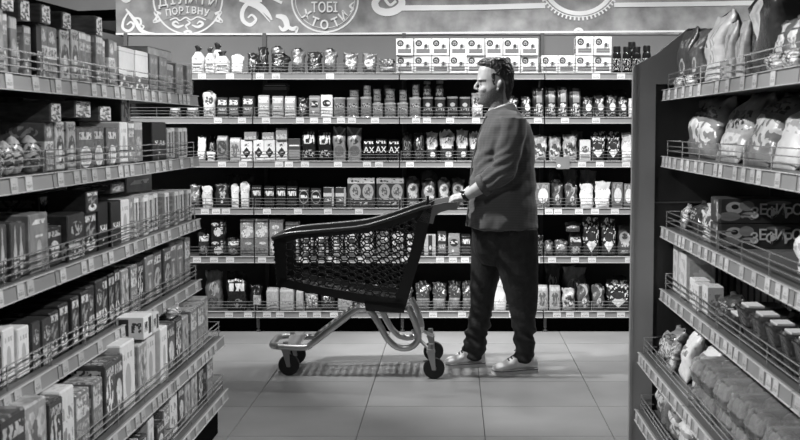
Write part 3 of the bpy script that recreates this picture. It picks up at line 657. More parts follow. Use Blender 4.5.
# ------------------------------------------------------------------ placing products
ITEMS = []     # (obj, look, shelf, order, cat)
SH = {}        # (side,row) -> list of (a0, a1, ztop)
ORD = ['zeroth','first','second','third','fourth','fifth','sixth','seventh','eighth','ninth','tenth','eleventh','twelfth','thirteenth','fourteenth','fifteenth','sixteenth','seventeenth','eighteenth','nineteenth','twentieth','twenty-first','twenty-second','twenty-third','twenty-fourth','twenty-fifth','twenty-sixth','twenty-seventh','twenty-eighth','twenty-ninth','thirtieth']
ROWN = ['top', 'second', 'third', 'fourth', 'fifth', 'lowest']
SIDEN = {'B': 'back-wall', 'L': 'left-hand', 'R': 'right-hand'}
pr = random.Random(21)
def put(key, side, row, x0, x1, yt, on=False, back=0.0, tilt=0.0, lean=0.0, dep=None, yaw=0.0, lie=False, note='', hm=None, yb=None):
    d = D[key]
    if side == 'B': zs = BZ[row]+FH-.004; Yf = YB+.036+back
    elif side == 'L': zs = GZ[row]+FH-.004; Xf = XL[row]-.036-back
    else: zs = GRZ[row]+FH-.004; Xf = XR[row]+.036+back
    lst = SH.setdefault((side, row), [])
    if side == 'B':
        p0 = at(x0, yt, Yf); p1 = at(x1, yt, Yf); a0, a1 = p0.x, p1.x
    else:
        a0 = y_on_x(x0, Xf, zs+.08); a1 = y_on_x(x1, Xf, zs+.08)
        if a0 > a1: a0, a1 = a1, a0
    mid = (a0+a1)/2; zb = zs; fr = None
    if on:
        hit = [q for q in lst if q[0] < mid+.25*(a1-a0) and q[1] > mid-.25*(a1-a0)]
        if hit:
            q = max(hit, key=lambda k: k[2]); zb = q[2]; fr = q[3]
    Ym = Yf if side == 'B' else mid
    zt_ = H+zeta(yt, Ym)
    h = (hm if hm else max(.025, zt_-zb))*(1 if (on or key in ('badge','diam','twin')) else pr.uniform(.97, 1.02))
    dd = dep or d['depth'] or (a1-a0)
    jb = pr.uniform(0, .02) if (not on and back == 0 and d['depth']) else 0.0
    lmax = {'B': .44, 'L': .55, 'R': .55}[side]
    deff = dd+(h*math.sin(abs(lean)) if lean else 0)
    b0 = back+jb
    rest_x = abs((XL if side == 'L' else XR)[row]-(XL if side == 'L' else XR)[5]) if side != 'B' else 0
    for _ in range(2):
        for (e0, e1, ez1, _f, ez0, eb0, eb1) in lst:
            if min(e1, a1)-max(e0, a0) > .003 and min(ez1, zb+h)-max(ez0, zb) > .006 and min(eb1, b0+deff)-max(eb0, b0) > .006:
                ov = min(e1, a1)-max(e0, a0)
                if ov < .45*(a1-a0) and (a1-a0)-ov > .03:
                    if (e0+e1)/2 < (a0+a1)/2: a0 = e1+.001
                    else: a1 = e0-.001
                elif eb1+deff < lmax-rest_x: b0 = eb1+.004
                else:
                    dd = max(.03, min(dd, lmax-rest_x-eb1-.004)); b0 = eb1+.004
    mid = (a0+a1)/2; back2 = b0-back
    if side == 'B': Yf += back2
    elif side == 'L': Xf -= back2
    else: Xf += back2
    w = (a1-a0)*(.97 if d['shape'] in ('box','tin','jar','egg','tray') else 1.0)
    if d['depth'] is None: dd = w
    o = None
    rz = {'B': 0, 'L': R(90), 'R': R(-90)}[side]
    fo = fr if (on and fr is not None) else 0.0
    if side == 'B': loc = (mid, Yf+dd/2+fo*0, zb)
    elif side == 'L': loc = (Xf-dd/2, mid, zb)
    else: loc = (Xf+dd/2, mid, zb)
    if lean and d['shape'] != 'pillow': loc = (loc[0], loc[1], loc[2]+dd/2*math.sin(abs(lean)))
    k = pr.randrange(3)
    sh = d['shape']
    me0 = unit(sh, k if sh in ('pouch','gusset','brick','pillow','sack') else 0)
    ck = ('m', key, sh, k if sh in ('pouch','gusset','brick','pillow','sack') else 0)
    if ck not in UM:
        me = me0.copy(); me.name = d['name']; me.materials.clear(); me.materials.append(d['mat']); UM[ck] = me
    me = UM[ck]
    jitter = pr.uniform(-.03, .03) if sh == 'box' else pr.uniform(-.07, .07)
    if d['lid'] is not None or sh in ('tray', 'clam'):
        o = empty(d['name'], loc); o.rotation_euler = (lean, tilt, rz+yaw)
        link('body', me, None, o, scale=(w, dd, h))
        if d['lid'] is not None:
            lk = ('lid', sh, d['lid'])
            if lk not in UM:
                lm = unit('tinlid' if sh == 'tin' else 'jarlid').copy(); lm.materials.append(lidmat(d['lid'])); UM[lk] = lm
            link('lid', UM[lk], None, o, scale=(w, dd, h))
        if sh == 'clam':
            mb = MB()
            for i_ in range(3):
                for j_ in range(2):
                    cx_, cy_ = (-.29+.29*i_)*w, (-.22+.44*j_)*dd; rg = []
                    for f_ in (0, .35, .7, .9, 1.0):
                        k_ = math.sqrt(max(0, 1-f_*f_*.96)); rg.append([Vector((cx_+.13*w*k_*math.cos(t_), cy_+.19*dd*k_*math.sin(t_), h*(.05+.78*f_))) for t_ in [2*math.pi*n_/10 for n_ in range(10)]])
                    mb.loft(rg)
            link('pastries', fix_normals(mb.mesh('pastries', True)), M_pastry, o)
        if sh == 'tray':
            lab = MB().box(-.28*w, .28*w, -.36*dd, -.02*dd, h*.93, h*.93+.004+h*.06).mesh('label'); link('label', lab, MATS['price_tag'], o)
    else:
        o = link(d['name'], me, None, None, loc, (lean, tilt, rz+yaw+jitter), (w, dd, h))
    lst.append((a0, a1, zb+h*math.cos(tilt)*math.cos(lean), fo, zb, b0, b0+dd+(h*math.sin(abs(lean)) if lean else 0)))
    ITEMS.append([o, d['look']+(' '+note if note else ''), SIDEN[side]+' '+ROWN[row]+' shelf', (x0+x1)/2, d['cat'], row, side])
    return o
def rowput(side, row, specs):
    for s in specs:
        kw = s[4] if len(s) > 4 else {}
        key = s[0]
        if key in VAR and side != 'B':
            VN[key] = VN.get(key, 0)+1; key = VAR[key][(VN[key]//2) % len(VAR[key])]
        put(key, side, row, s[1], s[2], s[3], **kw)
on = dict(on=True)
UP = dict(on=True, note='in the upper tier')
cols = [396,413.8,431.6,449.5,467.3,485.2,503,521]
rowput('B', 0, [('sack',190,203,44),('sack',203,213,47),('sack',213,228,50),('sack',210,223,41,dict(back=.12)),('white',224,243,52,dict(back=.05,lean=-.5)),
 ('foil',246,258,52),('foil',257,268,46,dict(back=.1)),('foil',268,288,52,dict(tilt=.12)),('foilg',270,284,46,dict(back=.12)),('foilg',290,305,48),('foil',306,322,51),('foilg',322,337,48),('foilg',342,358,51),('foilg',361,377,52),('crink',378,395,58)]
 +[('badge',x,x+17.8,55.5) for x in cols]+[('badge',541,558,55.5),('badge',558,575,55.5),('badge',576,594,55.5),('badge',594,612,55.5)]
 +[('badge',x,x+17.8,38.5,UP) for x in cols]+[('badge',576,594,36.5,UP),('badge',594,612,36.5,UP)]
 +[('darkjar',613,622,46),('darkjar',623,632,46),('darkjar',633,642,46),('darkjar',643,652,45),('darkjar',628,637,42,dict(back=.1))])
rowput('B', 1, [('rollcup',168,180,108),('rollcup',185,198,108),('bpack',201,215,91),('dbrick',216,227,97),('dbrick',228,239,97),('dbrick',242,254,96),
 ('gbrick',257,269,95),('gbrick',271,283,96),('gbrick',284,295.5,96),('linebox',262,288,90,dict(back=.14)),('linebox',262,288,83,dict(on=True,back=.14,note='stacked on another')),
 ('foil',296,308,96),('obrick',308,320,95),('owbrick',320,332.5,94),('tin',333,345,97),('tin',346,358.5,97),('tin',360,371.5,97),('tin',372,383,103),('tin',384,396,103),
 ('tins',349,359,90,on),('tins',363,371,85,on),('tins',373,381,89,on),('tins',385,395,89,on),('tins',383,391,85,dict(back=.09)),
 ('tin',397,408,103),('tins',399,407,90,on),('tin',409,421,97),('tins',412,419.5,84,on),('tind',422.5,433,97),('tind',434.5,445.5,97),('tind',447,458,97),('tind',459.5,470.5,97),
 ('gjar',423,431.5,81,on),('gjar',435.5,444,80,on),('bpack',471,484,92),('cbag',490,503,95),('cbag',506,519,95),
 ('cbag',521,531.5,96),('tbag',532,545,87),('tbag',545,557,86),('tbag',557,569,86),('tbag',569,582,86),('cbag',582,594,96),('cbag',594,606,95),('cbag',606,618,95),('cbag',618,629,96),('white',629,638,97),
 ('foil',595,610,90,dict(back=.13)),('foil',612,628,89,dict(back=.13)),('cbag',640,652,95)])
rowput('B', 2, [('white',196,205,135,dict(lean=-.12)),('foil',207,216,134,dict(back=.05)),('white',206,215,151,dict(dep=.03)),('ebag',216,227.5,135),('fbag',228.5,240,137),
 ('diam',240.5,252,140),('diam',253,263.8,140),('diam',264,275,140),('diam',275.5,287,140),('flatbox',244,256.5,132,on),('flatbox',262,274,132.5,on),('flatbox',275.5,287,128,on),('flatbox',247,259,127,dict(back=.13,hm=.2)),
 ('linebox',287.5,300,138),('glyph',301,315.5,129),('glyph',317,331.5,130),('vbag',332,345.5,126),('vbag',346,361.5,127),('axbag',363,374.5,139),('axbag',375,387,139),('axbag',388,400,139),
 ('foil',401,412.5,131),('foil',413,425,131),('halfbag',425.5,438,130),('halfbag',439,455,129),('halfbag',456,468.5,128),('halfbag',469,481,131),('halfbag',484,498,131),('lbag',502,516,133),
 ('lbag',532,548,134),('lbag',549,562,135),('lbag',563,578,133),('wbox',580,591,140),('spark',591.5,606.5,130),('spark',607,621.5,131),('white',622,634,132),('foilg',571,584,129,dict(back=.12)),('foil',550,566,131,dict(back=.13)),('white',637,650,133)])
rowput('B', 3, [('foilg',188,199,184),('white',200.5,212,186),('heart',213,229,183),('white',230,238.5,184),('white',239,249,182),('foil',224,238,174,dict(back=.12)),('foil',238,254,174,dict(back=.12)),
 ('hbag',251,261.5,186),('hbag',263,274,186),('hbag',275,285.5,186),('hbag',286,297,186),('foil',262,275,182,dict(back=.1)),('foil',284,300,179,dict(back=.1)),('ringb',298,309,188),('ringb',310,321,188),('bandb',323,334,187),('bandb',335,346,187),
 ('twin',347,375,178),('twin',376,404,178),('roundb',405,420,176),('roundb',421,436.5,180),('roundb',437.5,450.5,177),('roundb',451,465.5,177),('roundb',420,438,170,dict(back=.1)),('white',438,452,191,dict(dep=.02)),
 ('roundb',468,482,178),('roundb',486,500,178),('circb',536,550,183),('curl',551,564.5,179),('curl',565,579,183),('white',580,594.5,183),('white',595,611.5,181),('circb',612.5,623,183),('circb',624,634,184),
 ('foil',548,563,169,dict(back=.12)),('foilg',563,579,168,dict(back=.12)),('foilg',580,598,169,dict(back=.11)),('circb',636,648,184)])
rowput('B', 4, [('roundbag',196,208.5,230),('darkbox',211,224,238),('darkbox',211,224,219,dict(on=True,note='stacked on another')),('roundbag',225,239,237),('gbox',240,253.5,238),('gbox',254.5,268,238),('photo',240,253.5,219,on),('photo',254.5,268,219,on),('photo',269,283,219,on),
 ('gbox',269,283,238),('photo',285,298,222),('lbag',299,313,232),('lbag',314,328,231),('bpack',330,343,230),('lbag',344,358,229),('bpack',360,374,231),('gbox',376,389,232),('lbag',391,404,231),('bpack',406,418,233),
 ('plaid',424,436,235),('dbrick',437,446.5,232),('obrick',448,460.5,233),('hbag',461,471,234),('gbox',474,486,234),('dbrick',488,500,234),('white',519,531,233),('foil',532,545,234),('foilg',545,554,240),('foilg',555,569,240),('roundbag',567,583,232),
 ('foilg',565,582,222,dict(on=True)),('spark',583,600.5,217),('spark',602,617,218),('roundb',618,633,224),('foil',636,650,224)])
for it in list(ITEMS):
    pass
rowput('B', 5, [('foilg',203,222,271),('bigfoil',225,246,272),('labelbag',248,262,285),('paleg',266,278.5,288),('paleg',279,294,288),('paleg',295.5,303,290),('spil',304,318,294),('foil',319,336,290),('paleg',337,352,288),('crink',354,368,284),('crink',370,384,284),('foil',386,398,284),('crink',400,413,284),
 ('crink',415,431,281),('crink',432,447,281),('crink',448,461.5,281),('crink',462,473,281),('foil',476,489,281),('white',493,507,270),('roundb',509,521,284),('roundb',523,535,284),('fbag',537,548.5,285),('fbag',549.5,561,286),('lbag',562,576,288),('curl',577,591,283),('curl',592,606.5,285),('spark',607,631,279),('foil',634,650,280),
 ('foil',545,562,264,dict(back=.14)),('foilg',560,588,265,dict(back=.14)),('foil',612,628,276,dict(back=.14))])
#PART3
# left-hand gondola
rowput('L', 0, [('tallc',-24,-8,10),('greyc',-7,5,8),('tallc',6,13.5,11),('greyc',14,21,15),('snackw',22,29.5,21),('tallc',30,37,25),('blackb',38,43.5,24),('tallc',44,53,24),('tallc',54,63,26),('tallc',64.5,73,28),('tallc',73.5,80.5,30),('tallc',81,88,31.5),('tallc',89,96.5,34),('tallc',97,103.5,36),('tallc',104,110,38),('tallc',110.5,116,40),('greyc',116.5,122,42),
 ('lying',3,15,-6,on),('lying',22,31,0,on),('lying',42,51.5,5,on),('lying',64,72,12.5,on),('lying',97,103,16.5,on),
 ('tallw',123,139,47),('tallw',139.5,151,51),('greyc',152,160,54),('greyc',160.5,169,57),('greyc',150,172,48,dict(back=.18)),('greyc',170,178,64),('greyc',178.5,186.5,63),('greyc',187,192.5,66)])
rowput('L', 1, [('egg',-12,-1,140),('egg',0,9,139),('egg',10,18.5,140),('egg',19,28,135),('egg',36,45,135),('egg',-8,6,125,dict(back=.16)),('emblem',8,26,118,dict(back=.2)),('emblem',28,48,120,dict(back=.2)),('tallc',52,60,121),('tallc',61,69,121),('tallc',70,78.5,122),('lying',52,62,103,dict(on=True,dep=.2)),
 ('eggbox',79,96,127),('lying',76,92,101,on),('eggbox',97,109,127),('eggbox',110,121.5,127),('lying',100,112,106,on),('lying',122,131,103,dict(back=.1,hm=.3)),('lightc',123,131,122),('tallc',132,139,123),('greyc',139.5,147,122),('greyc',147.5,154,121),('blackb',155,169,121),
 ('stripes',170,174.5,128),('stripes',175,179,128),('stripes',179.5,183,128),('stripes',183.5,187,128),('stripes',187.5,191.5,128)])
rowput('L', 2, [('bottlep',-20,-8,222),('bottlep',-7,1,223),('bottlep',2,10,224),('bottlep',11,20,223),('bottlep',21,30,222),('bigg',31,49,212),('tead',50,66,226,dict(dep=.1)),('emblem',67,86,214),('emblem',87,99,213),('tead',40,64,198,dict(back=.2,hm=.19)),('emblem',87,99,191,UP),('bigg',66,85,194,dict(back=.16,hm=.17)),
 ('blackb',100,110,202),('blackb',111,122,201),('bigg',113,125,183,dict(on=True)),('lightc',123,131,200),('greyc',131.5,138,199),('stripes',139,143.5,197),('stripes',144,148.5,196),('stripes',149,153,195),('stripes',153.5,157,195),('stripes',157.5,161.5,194),('bigg',128,152,181,dict(back=.14,hm=.22)),('stripes',162,166,193),('stripes',166.5,170,193),('stripes',170.5,174.5,192),('stripes',175,179,191),('stripes',179.5,183.5,191),('stripes',184,188,190),('stripes',188.5,192,190)])
rowput('L', 3, [('emblem',-16,-3,338),('emblem',-2,8,336),('lightc',9,21,329),('lightc',22,33,326),('emblem',34,42,322),('emblem',43,52,317),('emblem',53,62,310),('emblem',63,72,303),('emblem',73,81,297),('emblem',82,89.5,291),('emblem',90,97.5,286),('emblem',98,105,281),('emblem',106,112.5,277),('emblem',113,119,273),('emblem',119.5,125,270),
 ('lying',52,74,290,dict(back=.2,hm=.17)),('emblem',80,92,262,dict(back=.18,hm=.22)),('emblem',93,104,256,dict(back=.18,hm=.22)),('emblem',105,118,252,dict(back=.18,hm=.22)),
 ('teac',126,133,270),('teac',134,140,266),('tead',140.5,147,262),('bigg',148,156,256),('bigg',156.5,165,250),('bigg',165.5,173,246),('bigg',173.5,180,242),('bigg',180.5,186.5,240),('teac',187,192,238),('spil',178,184,236,dict(on=True,hm=.05)),('lying',118,136,246,dict(back=.2,hm=.18)),('blackb',140,160,236,dict(back=.2,hm=.17))])
def lowrow(row, specs, xf_back=()):
    rowput('L', row, specs)
rowput('L', 4, [('tead',-40,-22,440),('teac',-20,2,424),('tead',3,28,414),('teac',29,52,402),('tead',53,66,398),('teaw',67,80,388),('teac',81,94,390),('teac',95,105,378),('tead',106,116,362),('tead',117,126,356),('lightc',127,140,340),('teac',141,150,342),('lightc',151,160,332),('lightc',161,168,328),('tead',169,177,322),('tead',178,184,316),('teac',185,191,296,dict(hm=.19)),('teac',191.5,198,292,dict(hm=.2)),('teac',198.5,205,290,dict(hm=.205)),('teac',205.5,211.5,288,dict(hm=.21)),
 ('teaw',20,44,380,dict(back=.19,hm=.15)),('teaw',48,66,372,dict(back=.19,hm=.2)),('teaw',50,68,352,dict(on=True,back=.19,hm=.06)),('tead',68,84,350,dict(back=.19,hm=.17)),('tead',84,100,345,dict(back=.19,hm=.17)),('greyc',102,116,335,dict(back=.2,hm=.19)),
 ('cross',145,153,320,dict(on=True,hm=.08)),('cross',154,160,314,dict(on=True,hm=.07)),('greyc',120,136,330,dict(back=.2,hm=.17)),('greyc',138,152,320,dict(back=.2,hm=.17)),('teac',166,176,310,dict(back=.18,hm=.17)),('spil',176,184,300,dict(on=True,hm=.05))])
rowput('L', 5, [('tead',98,112,450,dict(hm=.16)),('tead',113,126,440,dict(hm=.15)),('teac',127,139,430,dict(hm=.15)),('tead',140,150,420,dict(hm=.13)),('lightc',151,157,404,dict(hm=.17)),('tead',158,166,404,dict(hm=.12)),('teac',167,174,392,dict(hm=.15)),('teaw',175,182,386,dict(hm=.17)),('tead',183,189,380,dict(hm=.17)),('teac',189.5,195,378,dict(hm=.16)),('teac',195.5,202,376,dict(hm=.17)),('tead',202.5,208.5,374,dict(hm=.17)),('teac',209,215,372,dict(hm=.18)),
 ('tead',150,162,384,dict(back=.19,hm=.14)),('tead',164,174,374,dict(back=.19,hm=.17)),('teac',176,184,370,dict(back=.19,hm=.17))])
# right-hand gondola
rowput('R', 0, [('snackg',670,680,27),('snackg',681,695,28),('snackw',696,720,10),('slimbag',721,728,21),('slimbag',729,737,18),('bigdark',738,762,-40),('cello',766,782,18),('cello',783,798,12),('cello',799,818,8),('cello',768,800,-4,dict(back=.13,hm=.3)),('cello',820,845,5),
 ('spil',670,679,66,dict(back=-.045,hm=.05)),('spil',679,690,65,dict(back=-.045,hm=.05)),('spil',759,776,58,dict(back=-.045,hm=.055)),('spil',777,792,56,dict(back=-.045,hm=.055))])
rowput('R', 1, [('patpil',671,695,110,dict(lean=-.25,hm=.26)),('gpil',696,722,118,dict(lean=-.5,hm=.30,dep=.11)),('patpil',724,748,122,dict(lean=-.55,hm=.28)),('wpil',751,772,138,dict(lean=-.6,hm=.24)),('wpil',774,806,140,dict(lean=-.6,hm=.25)),('dpil',690,712,104,dict(back=.2,hm=.23)),('dpil',714,738,102,dict(back=.2,hm=.23)),('dpil',740,765,102,dict(back=.2,hm=.22)),('dpil',768,800,104,dict(back=.2,hm=.21)),('wpil',810,850,140,dict(lean=-.6,hm=.25))])
rowput('R', 2, [('spil',670,675,206,dict(hm=.11,lean=-.3)),('dpil',675.5,685,204,dict(hm=.13,lean=-.3)),('patpil',686,697,203,dict(hm=.16,lean=-.3)),('lbag',698,706,204,dict(hm=.15)), ('wpil',784,800,230,dict(hm=.2,lean=-.1,back=-.02)),('wpil',804,840,220,dict(hm=.2,lean=-.2)),('dpil',682,696,196,dict(back=.2,hm=.18)),('dpil',700,716,196,dict(back=.25,hm=.18))])
rowput('R', 3, [('card',670,673.5,247,dict(hm=.2)),('card',674,677.5,250,dict(hm=.2)),('card',678,683,256,dict(hm=.19)),('teaw',685,691,284,dict(hm=.10,dep=.06)),('teaw',692,698,286,dict(hm=.10,dep=.06)),('teaw',699,705,288,dict(hm=.11,dep=.06)),('dpil',706,717,296,dict(hm=.10,lean=-.2))]
 +[('combp',716+i*6.5,721.5+i*6.5,258+i*2.5,dict(back=.22,hm=.19,dep=.10)) for i in range(12)]
 +[('tray',718+i*14,731+i*14,300,dict(hm=.06,dep=.15,back=.0)) for i in range(7)]
 +[('tray',718+i*14,731+i*14,290,dict(hm=.06,dep=.15,on=True,back=.0,note='in the upper tier')) for i in range(7)]
 +[('tray',722+i*14,735+i*14,290,dict(hm=.10,dep=.15,back=.17)) for i in range(6)])
rowput('R', 4, [('spil',649,653,345,dict(hm=.12,lean=-.3)),('patpil',653.5,659,345,dict(hm=.16,lean=-.3)),('spil',660,666,350,dict(hm=.13,lean=-.3)),('white5',667,674,352,dict(hm=.20,lean=-.3)),('white5',675,686.5,352,dict(hm=.21,lean=-.45)),('dpil',690,704,330,dict(back=.2,hm=.17)),('dpil',706,726,330,dict(back=.2,hm=.18)),*[('clam',x0,x1,380,dict(hm=.085)) for x0,x1 in ((688,698),(699,710),(711,724),(725,740),(741,758),(759,778),(779,802))],
 *[('clam',x0,x1,360,dict(hm=.08,on=True,note='stacked on another')) for x0,x1 in ((688,698),(699,710),(711,724),(725,740),(741,758),(759,778))],
 ('dpil',720,745,370,dict(back=.3,hm=.16))])
rowput('R', 5, [('patpil',647,652,400,dict(hm=.19,lean=-.2)),('foilg',652.5,659,402,dict(hm=.2)),('patpil',660,668,410,dict(hm=.18,lean=-.2)),('wpil',669,679,425,dict(hm=.16,lean=-.2)),('crink',680,693,430,dict(hm=.2)),('patpil',695,712,440,dict(hm=.2))])

for tier in range(2):
    d = D['zefir']; zb = GRZ[2]+FH-.004+tier*.0885
    me = unit('box').copy(); me.name = d['name']; me.materials.clear(); me.materials.append(d['mat'])
    o = link('confectionery_box', me, None, None, (1.135, 4.21, zb), (0, 0, R(-2)), (.42, .15, .088))
    ITEMS.append([o, d['look'] + (' stacked on its twin' if tier else ''), 'right-hand third shelf', 760+tier, d['cat'], 2, 'R'])
# lettering on packs
for o, look, shn, ordx, cat, row, side in ITEMS:
    if 'monogram' in look or 'jumping white title' in look:
        big = 'jumping' in look
        w, dd, h = o.scale
        M_let = M_chalk
        if big:
            body = 'ЗЕФИРОЗИЯ'
            root = o
            for i, ch in enumerate(body):
                me = text_mesh(ch, .052, extrude=.0015, bold=.0008)
                c = link('lettering', me, M_let, o)
                x = (.30+.070*i)*w-.5*w; z = h*(.40+.14*(i % 2))
                c.location = (x/w, (-.5*dd-.0012)/dd, z/h); c.rotation_euler = (R(90), 0, 0)
                c.scale = (1/w, 1/h, 1/dd)
        else:
            me = text_mesh('АХ', .055, extrude=.0012, bold=.0006); c = link('lettering', me, M_let, o)
            c.location = (0, -.52, .5); c.rotation_euler = (R(90), 0, 0); c.scale = (1/w, 1/h, 1/dd)

wm = MB(); a_ = at(556, 157, YB-.006); b_2 = at(569.5, 169, YB-.006); wm.box(a_.x, b_2.x, YB-.0075, YB-.0048, b_2.z, a_.z)
wob = tag(link('shelf_wobbler', wm.mesh('shelf_wobbler'), omat('wobbler_card', .22, rough=.5)), 'small grey promotional tag stuck over the price rail right of shopper', 'tag')
cm = MB(); cm.lathe([(.012,-.0085),(.012,-.0075)], 14, (a_.x+.02, YB, b_2.z+.022), 'y'); link('spot', fix_normals(cm.mesh('spot')), M_chalk, wob)
# labels that single each product out
cnt = {}
for it in ITEMS: cnt.setdefault((it[1], it[2]), []).append(it)
for (look, shn), lst in cnt.items():
    lst.sort(key=lambda k: k[3])
    for i, it in enumerate(lst):
        o = it[0]
        if len(lst) == 1: o['label'] = '%s, %s' % (look, shn)
        else:
            o['label'] = '%s, %s from left, %s' % (look, ORD[i+1], shn); o['group'] = '%s on the %s' % (look, shn)
        o['category'] = it[4]
#PART4
# ------------------------------------------------------------------ shopping trolley
YC = 6.93
M_plast = omat('trolley_plastic', .012, rough=.35, noi=.1)
M_rim = omat('trolley_rim_plastic', .035, rough=.3, noi=.08)
M_grey = omat('trolley_handle_plastic', .2, rough=.4, noi=.08)
M_chr = omat('trolley_steel', .62, rough=.34, metal=.75, noi=.05)
M_tyre = omat('caster_rubber', .012, rough=.5)
M_hub = omat('caster_hub', .10, rough=.4)
M_fork = omat('caster_zinc', .45, rough=.35, metal=.8)
cart = tag(empty('shopping_trolley', (at(350, 372, YC).x, YC, 0)), 'black plastic trolley with honeycomb basket, tubular steel frame and four castors', 'trolley')
co = Vector(cart.location)
xf_, xr_ = at(273, 240, YC).x, at(430, 240, YC).x
def half(X, Z): return .175+.035*(X-xf_)/(xr_-xf_)+.09*(Z-.35)
def wp(x, y):
    P = at(x, y, 6.7)
    for _ in range(4): P = at(x, y, YC-half(P.x, P.z))
    return P
def mir(P): return Vector((P.x, 2*YC-P.y, P.z))
def cpart(name, mb, mat, parent=None, smooth=False):
    base = co if parent is None or parent is cart else co
    mb.v = [tuple(Vector(v)-co) for v in mb.v]
    me = fix_normals(mb.mesh(name))
    if smooth: smooth_angle(me, 50)
    o = link(name, me, mat, cart if parent is None else parent)
    return o
def catmull(P, k=6, closed=False):
    P = [Vector(p) for p in P]; N = len(P); Q = []
    for i in range(N if closed else N-1):
        p0 = P[(i-1) % N] if closed or i > 0 else P[i]; p1 = P[i]; p2 = P[(i+1) % N]; p3 = P[(i+2) % N] if closed or i+2 < N else p2
        for j in range(k):
            s = j/k; Q.append(.5*((2*p1)+(p2-p0)*s+(2*p0-5*p1+4*p2-p3)*s*s+(3*p1-p0-3*p2+p3)*s**3))
    if not closed: Q.append(P[-1])
    return Q
rimpx = [(273,238),(290,233.5),(330,230),(360,227),(380,222),(400,215.5),(420,208.5),(431,206)]
rim = catmull([wp(*p) for p in rimpx], 4)
def strip(mb, outer, inner, th=.012):
    rings = []
    for a, b in zip(outer, inner):
        a = Vector(a); b = Vector(b); rings.append([a, b, b+Vector((0,th,0)), a+Vector((0,th,0))])
    mb.loft(rings)
# honeycomb wall: hexagon lattice in the wall's own plane, clipped to the panel outline
A_, B_, C_, D_ = (wp(283,243), wp(421,216), wp(399,300), wp(283,280))
def honeycomb(far):
    bm = bmesh.new(); w, hh = .060, .0395; R_ = w/2; cx0, cz0 = D_.x-.05, C_.z-.05
    vt = {}
    def V(x, z):
        k = (round(x, 4), round(z, 4))
        if k not in vt: vt[k] = bm.verts.new((x, 0, z))
        return vt[k]
    for i in range(26):
        for j in range(24):
            x = cx0+i*w*.75; z = cz0+j*hh+(hh/2 if i % 2 else 0)
            try: bm.faces.new([V(x-R_, z), V(x-R_/2, z-hh/2), V(x+R_/2, z-hh/2), V(x+R_, z), V(x+R_/2, z+hh/2), V(x-R_/2, z+hh/2)])
            except ValueError: pass
    bm.normal_update()
    r = bmesh.ops.inset_individual(bm, faces=bm.faces[:], thickness=.0036, use_even_offset=True)
    inner = [f for f in bm.faces if len(f.verts) == 6]
    bmesh.ops.delete(bm, geom=inner, context='FACES')
    poly = [A_, B_, C_, D_]
    cen = sum((Vector((p.x,0,p.z)) for p in poly), Vector())/4
    for k in range(4):
        a = Vector((poly[k].x,0,poly[k].z)); b = Vector((poly[(k+1) % 4].x,0,poly[(k+1) % 4].z)); n = (b-a).cross(Vector((0,1,0)))
        if n.dot(cen-a) > 0: n = -n
        bmesh.ops.bisect_plane(bm, geom=bm.verts[:]+bm.edges[:]+bm.faces[:], plane_co=a, plane_no=n, clear_outer=True)
    ex = bmesh.ops.extrude_face_region(bm, geom=bm.faces[:])
    nv = set(g for g in ex['geom'] if isinstance(g, bmesh.types.BMVert))
    for v in bm.verts:
        h_ = half(v.co.x, v.co.z)
        y = YC-h_+.002+(.009 if v in nv else 0)
        if far: y = 2*YC-y
        v.co.y = y
        v.co -= co
    bmesh.ops.recalc_face_normals(bm, faces=bm.faces[:])
    me = bpy.data.meshes.new('honeycomb_wall'); bm.to_mesh(me); bm.free(); return me
for far in (False, True):
    T = mir if far else (lambda p: p)
    side = link('honeycomb_wall', honeycomb(far), M_plast, cart)
    mb = MB()
    top_in = [wp(p[0]+ (10-10*i/7), p[1]+ (5+2*i/7)) for i, p in enumerate(rimpx)]
    strip(mb, [T(p) for p in [wp(*q) for q in rimpx]], [T(p) for p in top_in], -.014 if far else .014)
    strip(mb, [T(wp(x, y)) for x, y in ((277,286),(320,295),(362,303),(404,309))], [T(wp(x, y)) for x, y in ((281,278),(320,287),(362,294),(402,299))], -.014 if far else .014)
    strip(mb, [T(wp(x, y)) for x, y in ((273,238),(275,260),(277,286))], [T(wp(x, y)) for x, y in ((286,240),(286,260),(287,282))], -.014 if far else .014)
    cpart('wall_frame', mb, M_plast)
    mb = MB(); strip(mb, [T(wp(x, y)) for x, y in ((433,206),(424,245),(412,285),(405,310))], [T(wp(x, y)) for x, y in ((419,212),(411,250),(400,285),(392,308))], -.03 if far else .03)
    cpart('rear_post', mb, M_plast)
    mb = MB(); strip(mb, [T(wp(x, y)) for x, y in ((364,300),(405,304))], [T(wp(x, y)) for x, y in ((366,311),(404,313))], -.05 if far else .05); cpart('frame_socket', mb, M_plast)
    mb = MB(); mb.tube([T(p) for p in rim], .0115, 8); cpart('rim', mb, M_rim, smooth=True)
    # handle bracket rising to the bar
    mb = MB(); a = [T(wp(x, y)) for x, y in ((417,221),(424,210),(434,205),(446,202.5),(457,202))]; b = [T(wp(x, y)) for x, y in ((433,224),(435,216),(441,212),(449,210),(457,210))]
    strip(mb, a, b, -.028 if far else .028); cpart('handle_bracket', mb, M_grey)
    if not far:
        mb = MB(); p = T(wp(427, 212)); q = T(wp(428, 196)); mb.tube([p+Vector((0,.012,0)), p.lerp(q, .6)+Vector((0,.012,0)), q+Vector((0,.012,0))], [.010,.010,.007], 8); cpart('child_seat_catch', mb, M_plast, smooth=True)
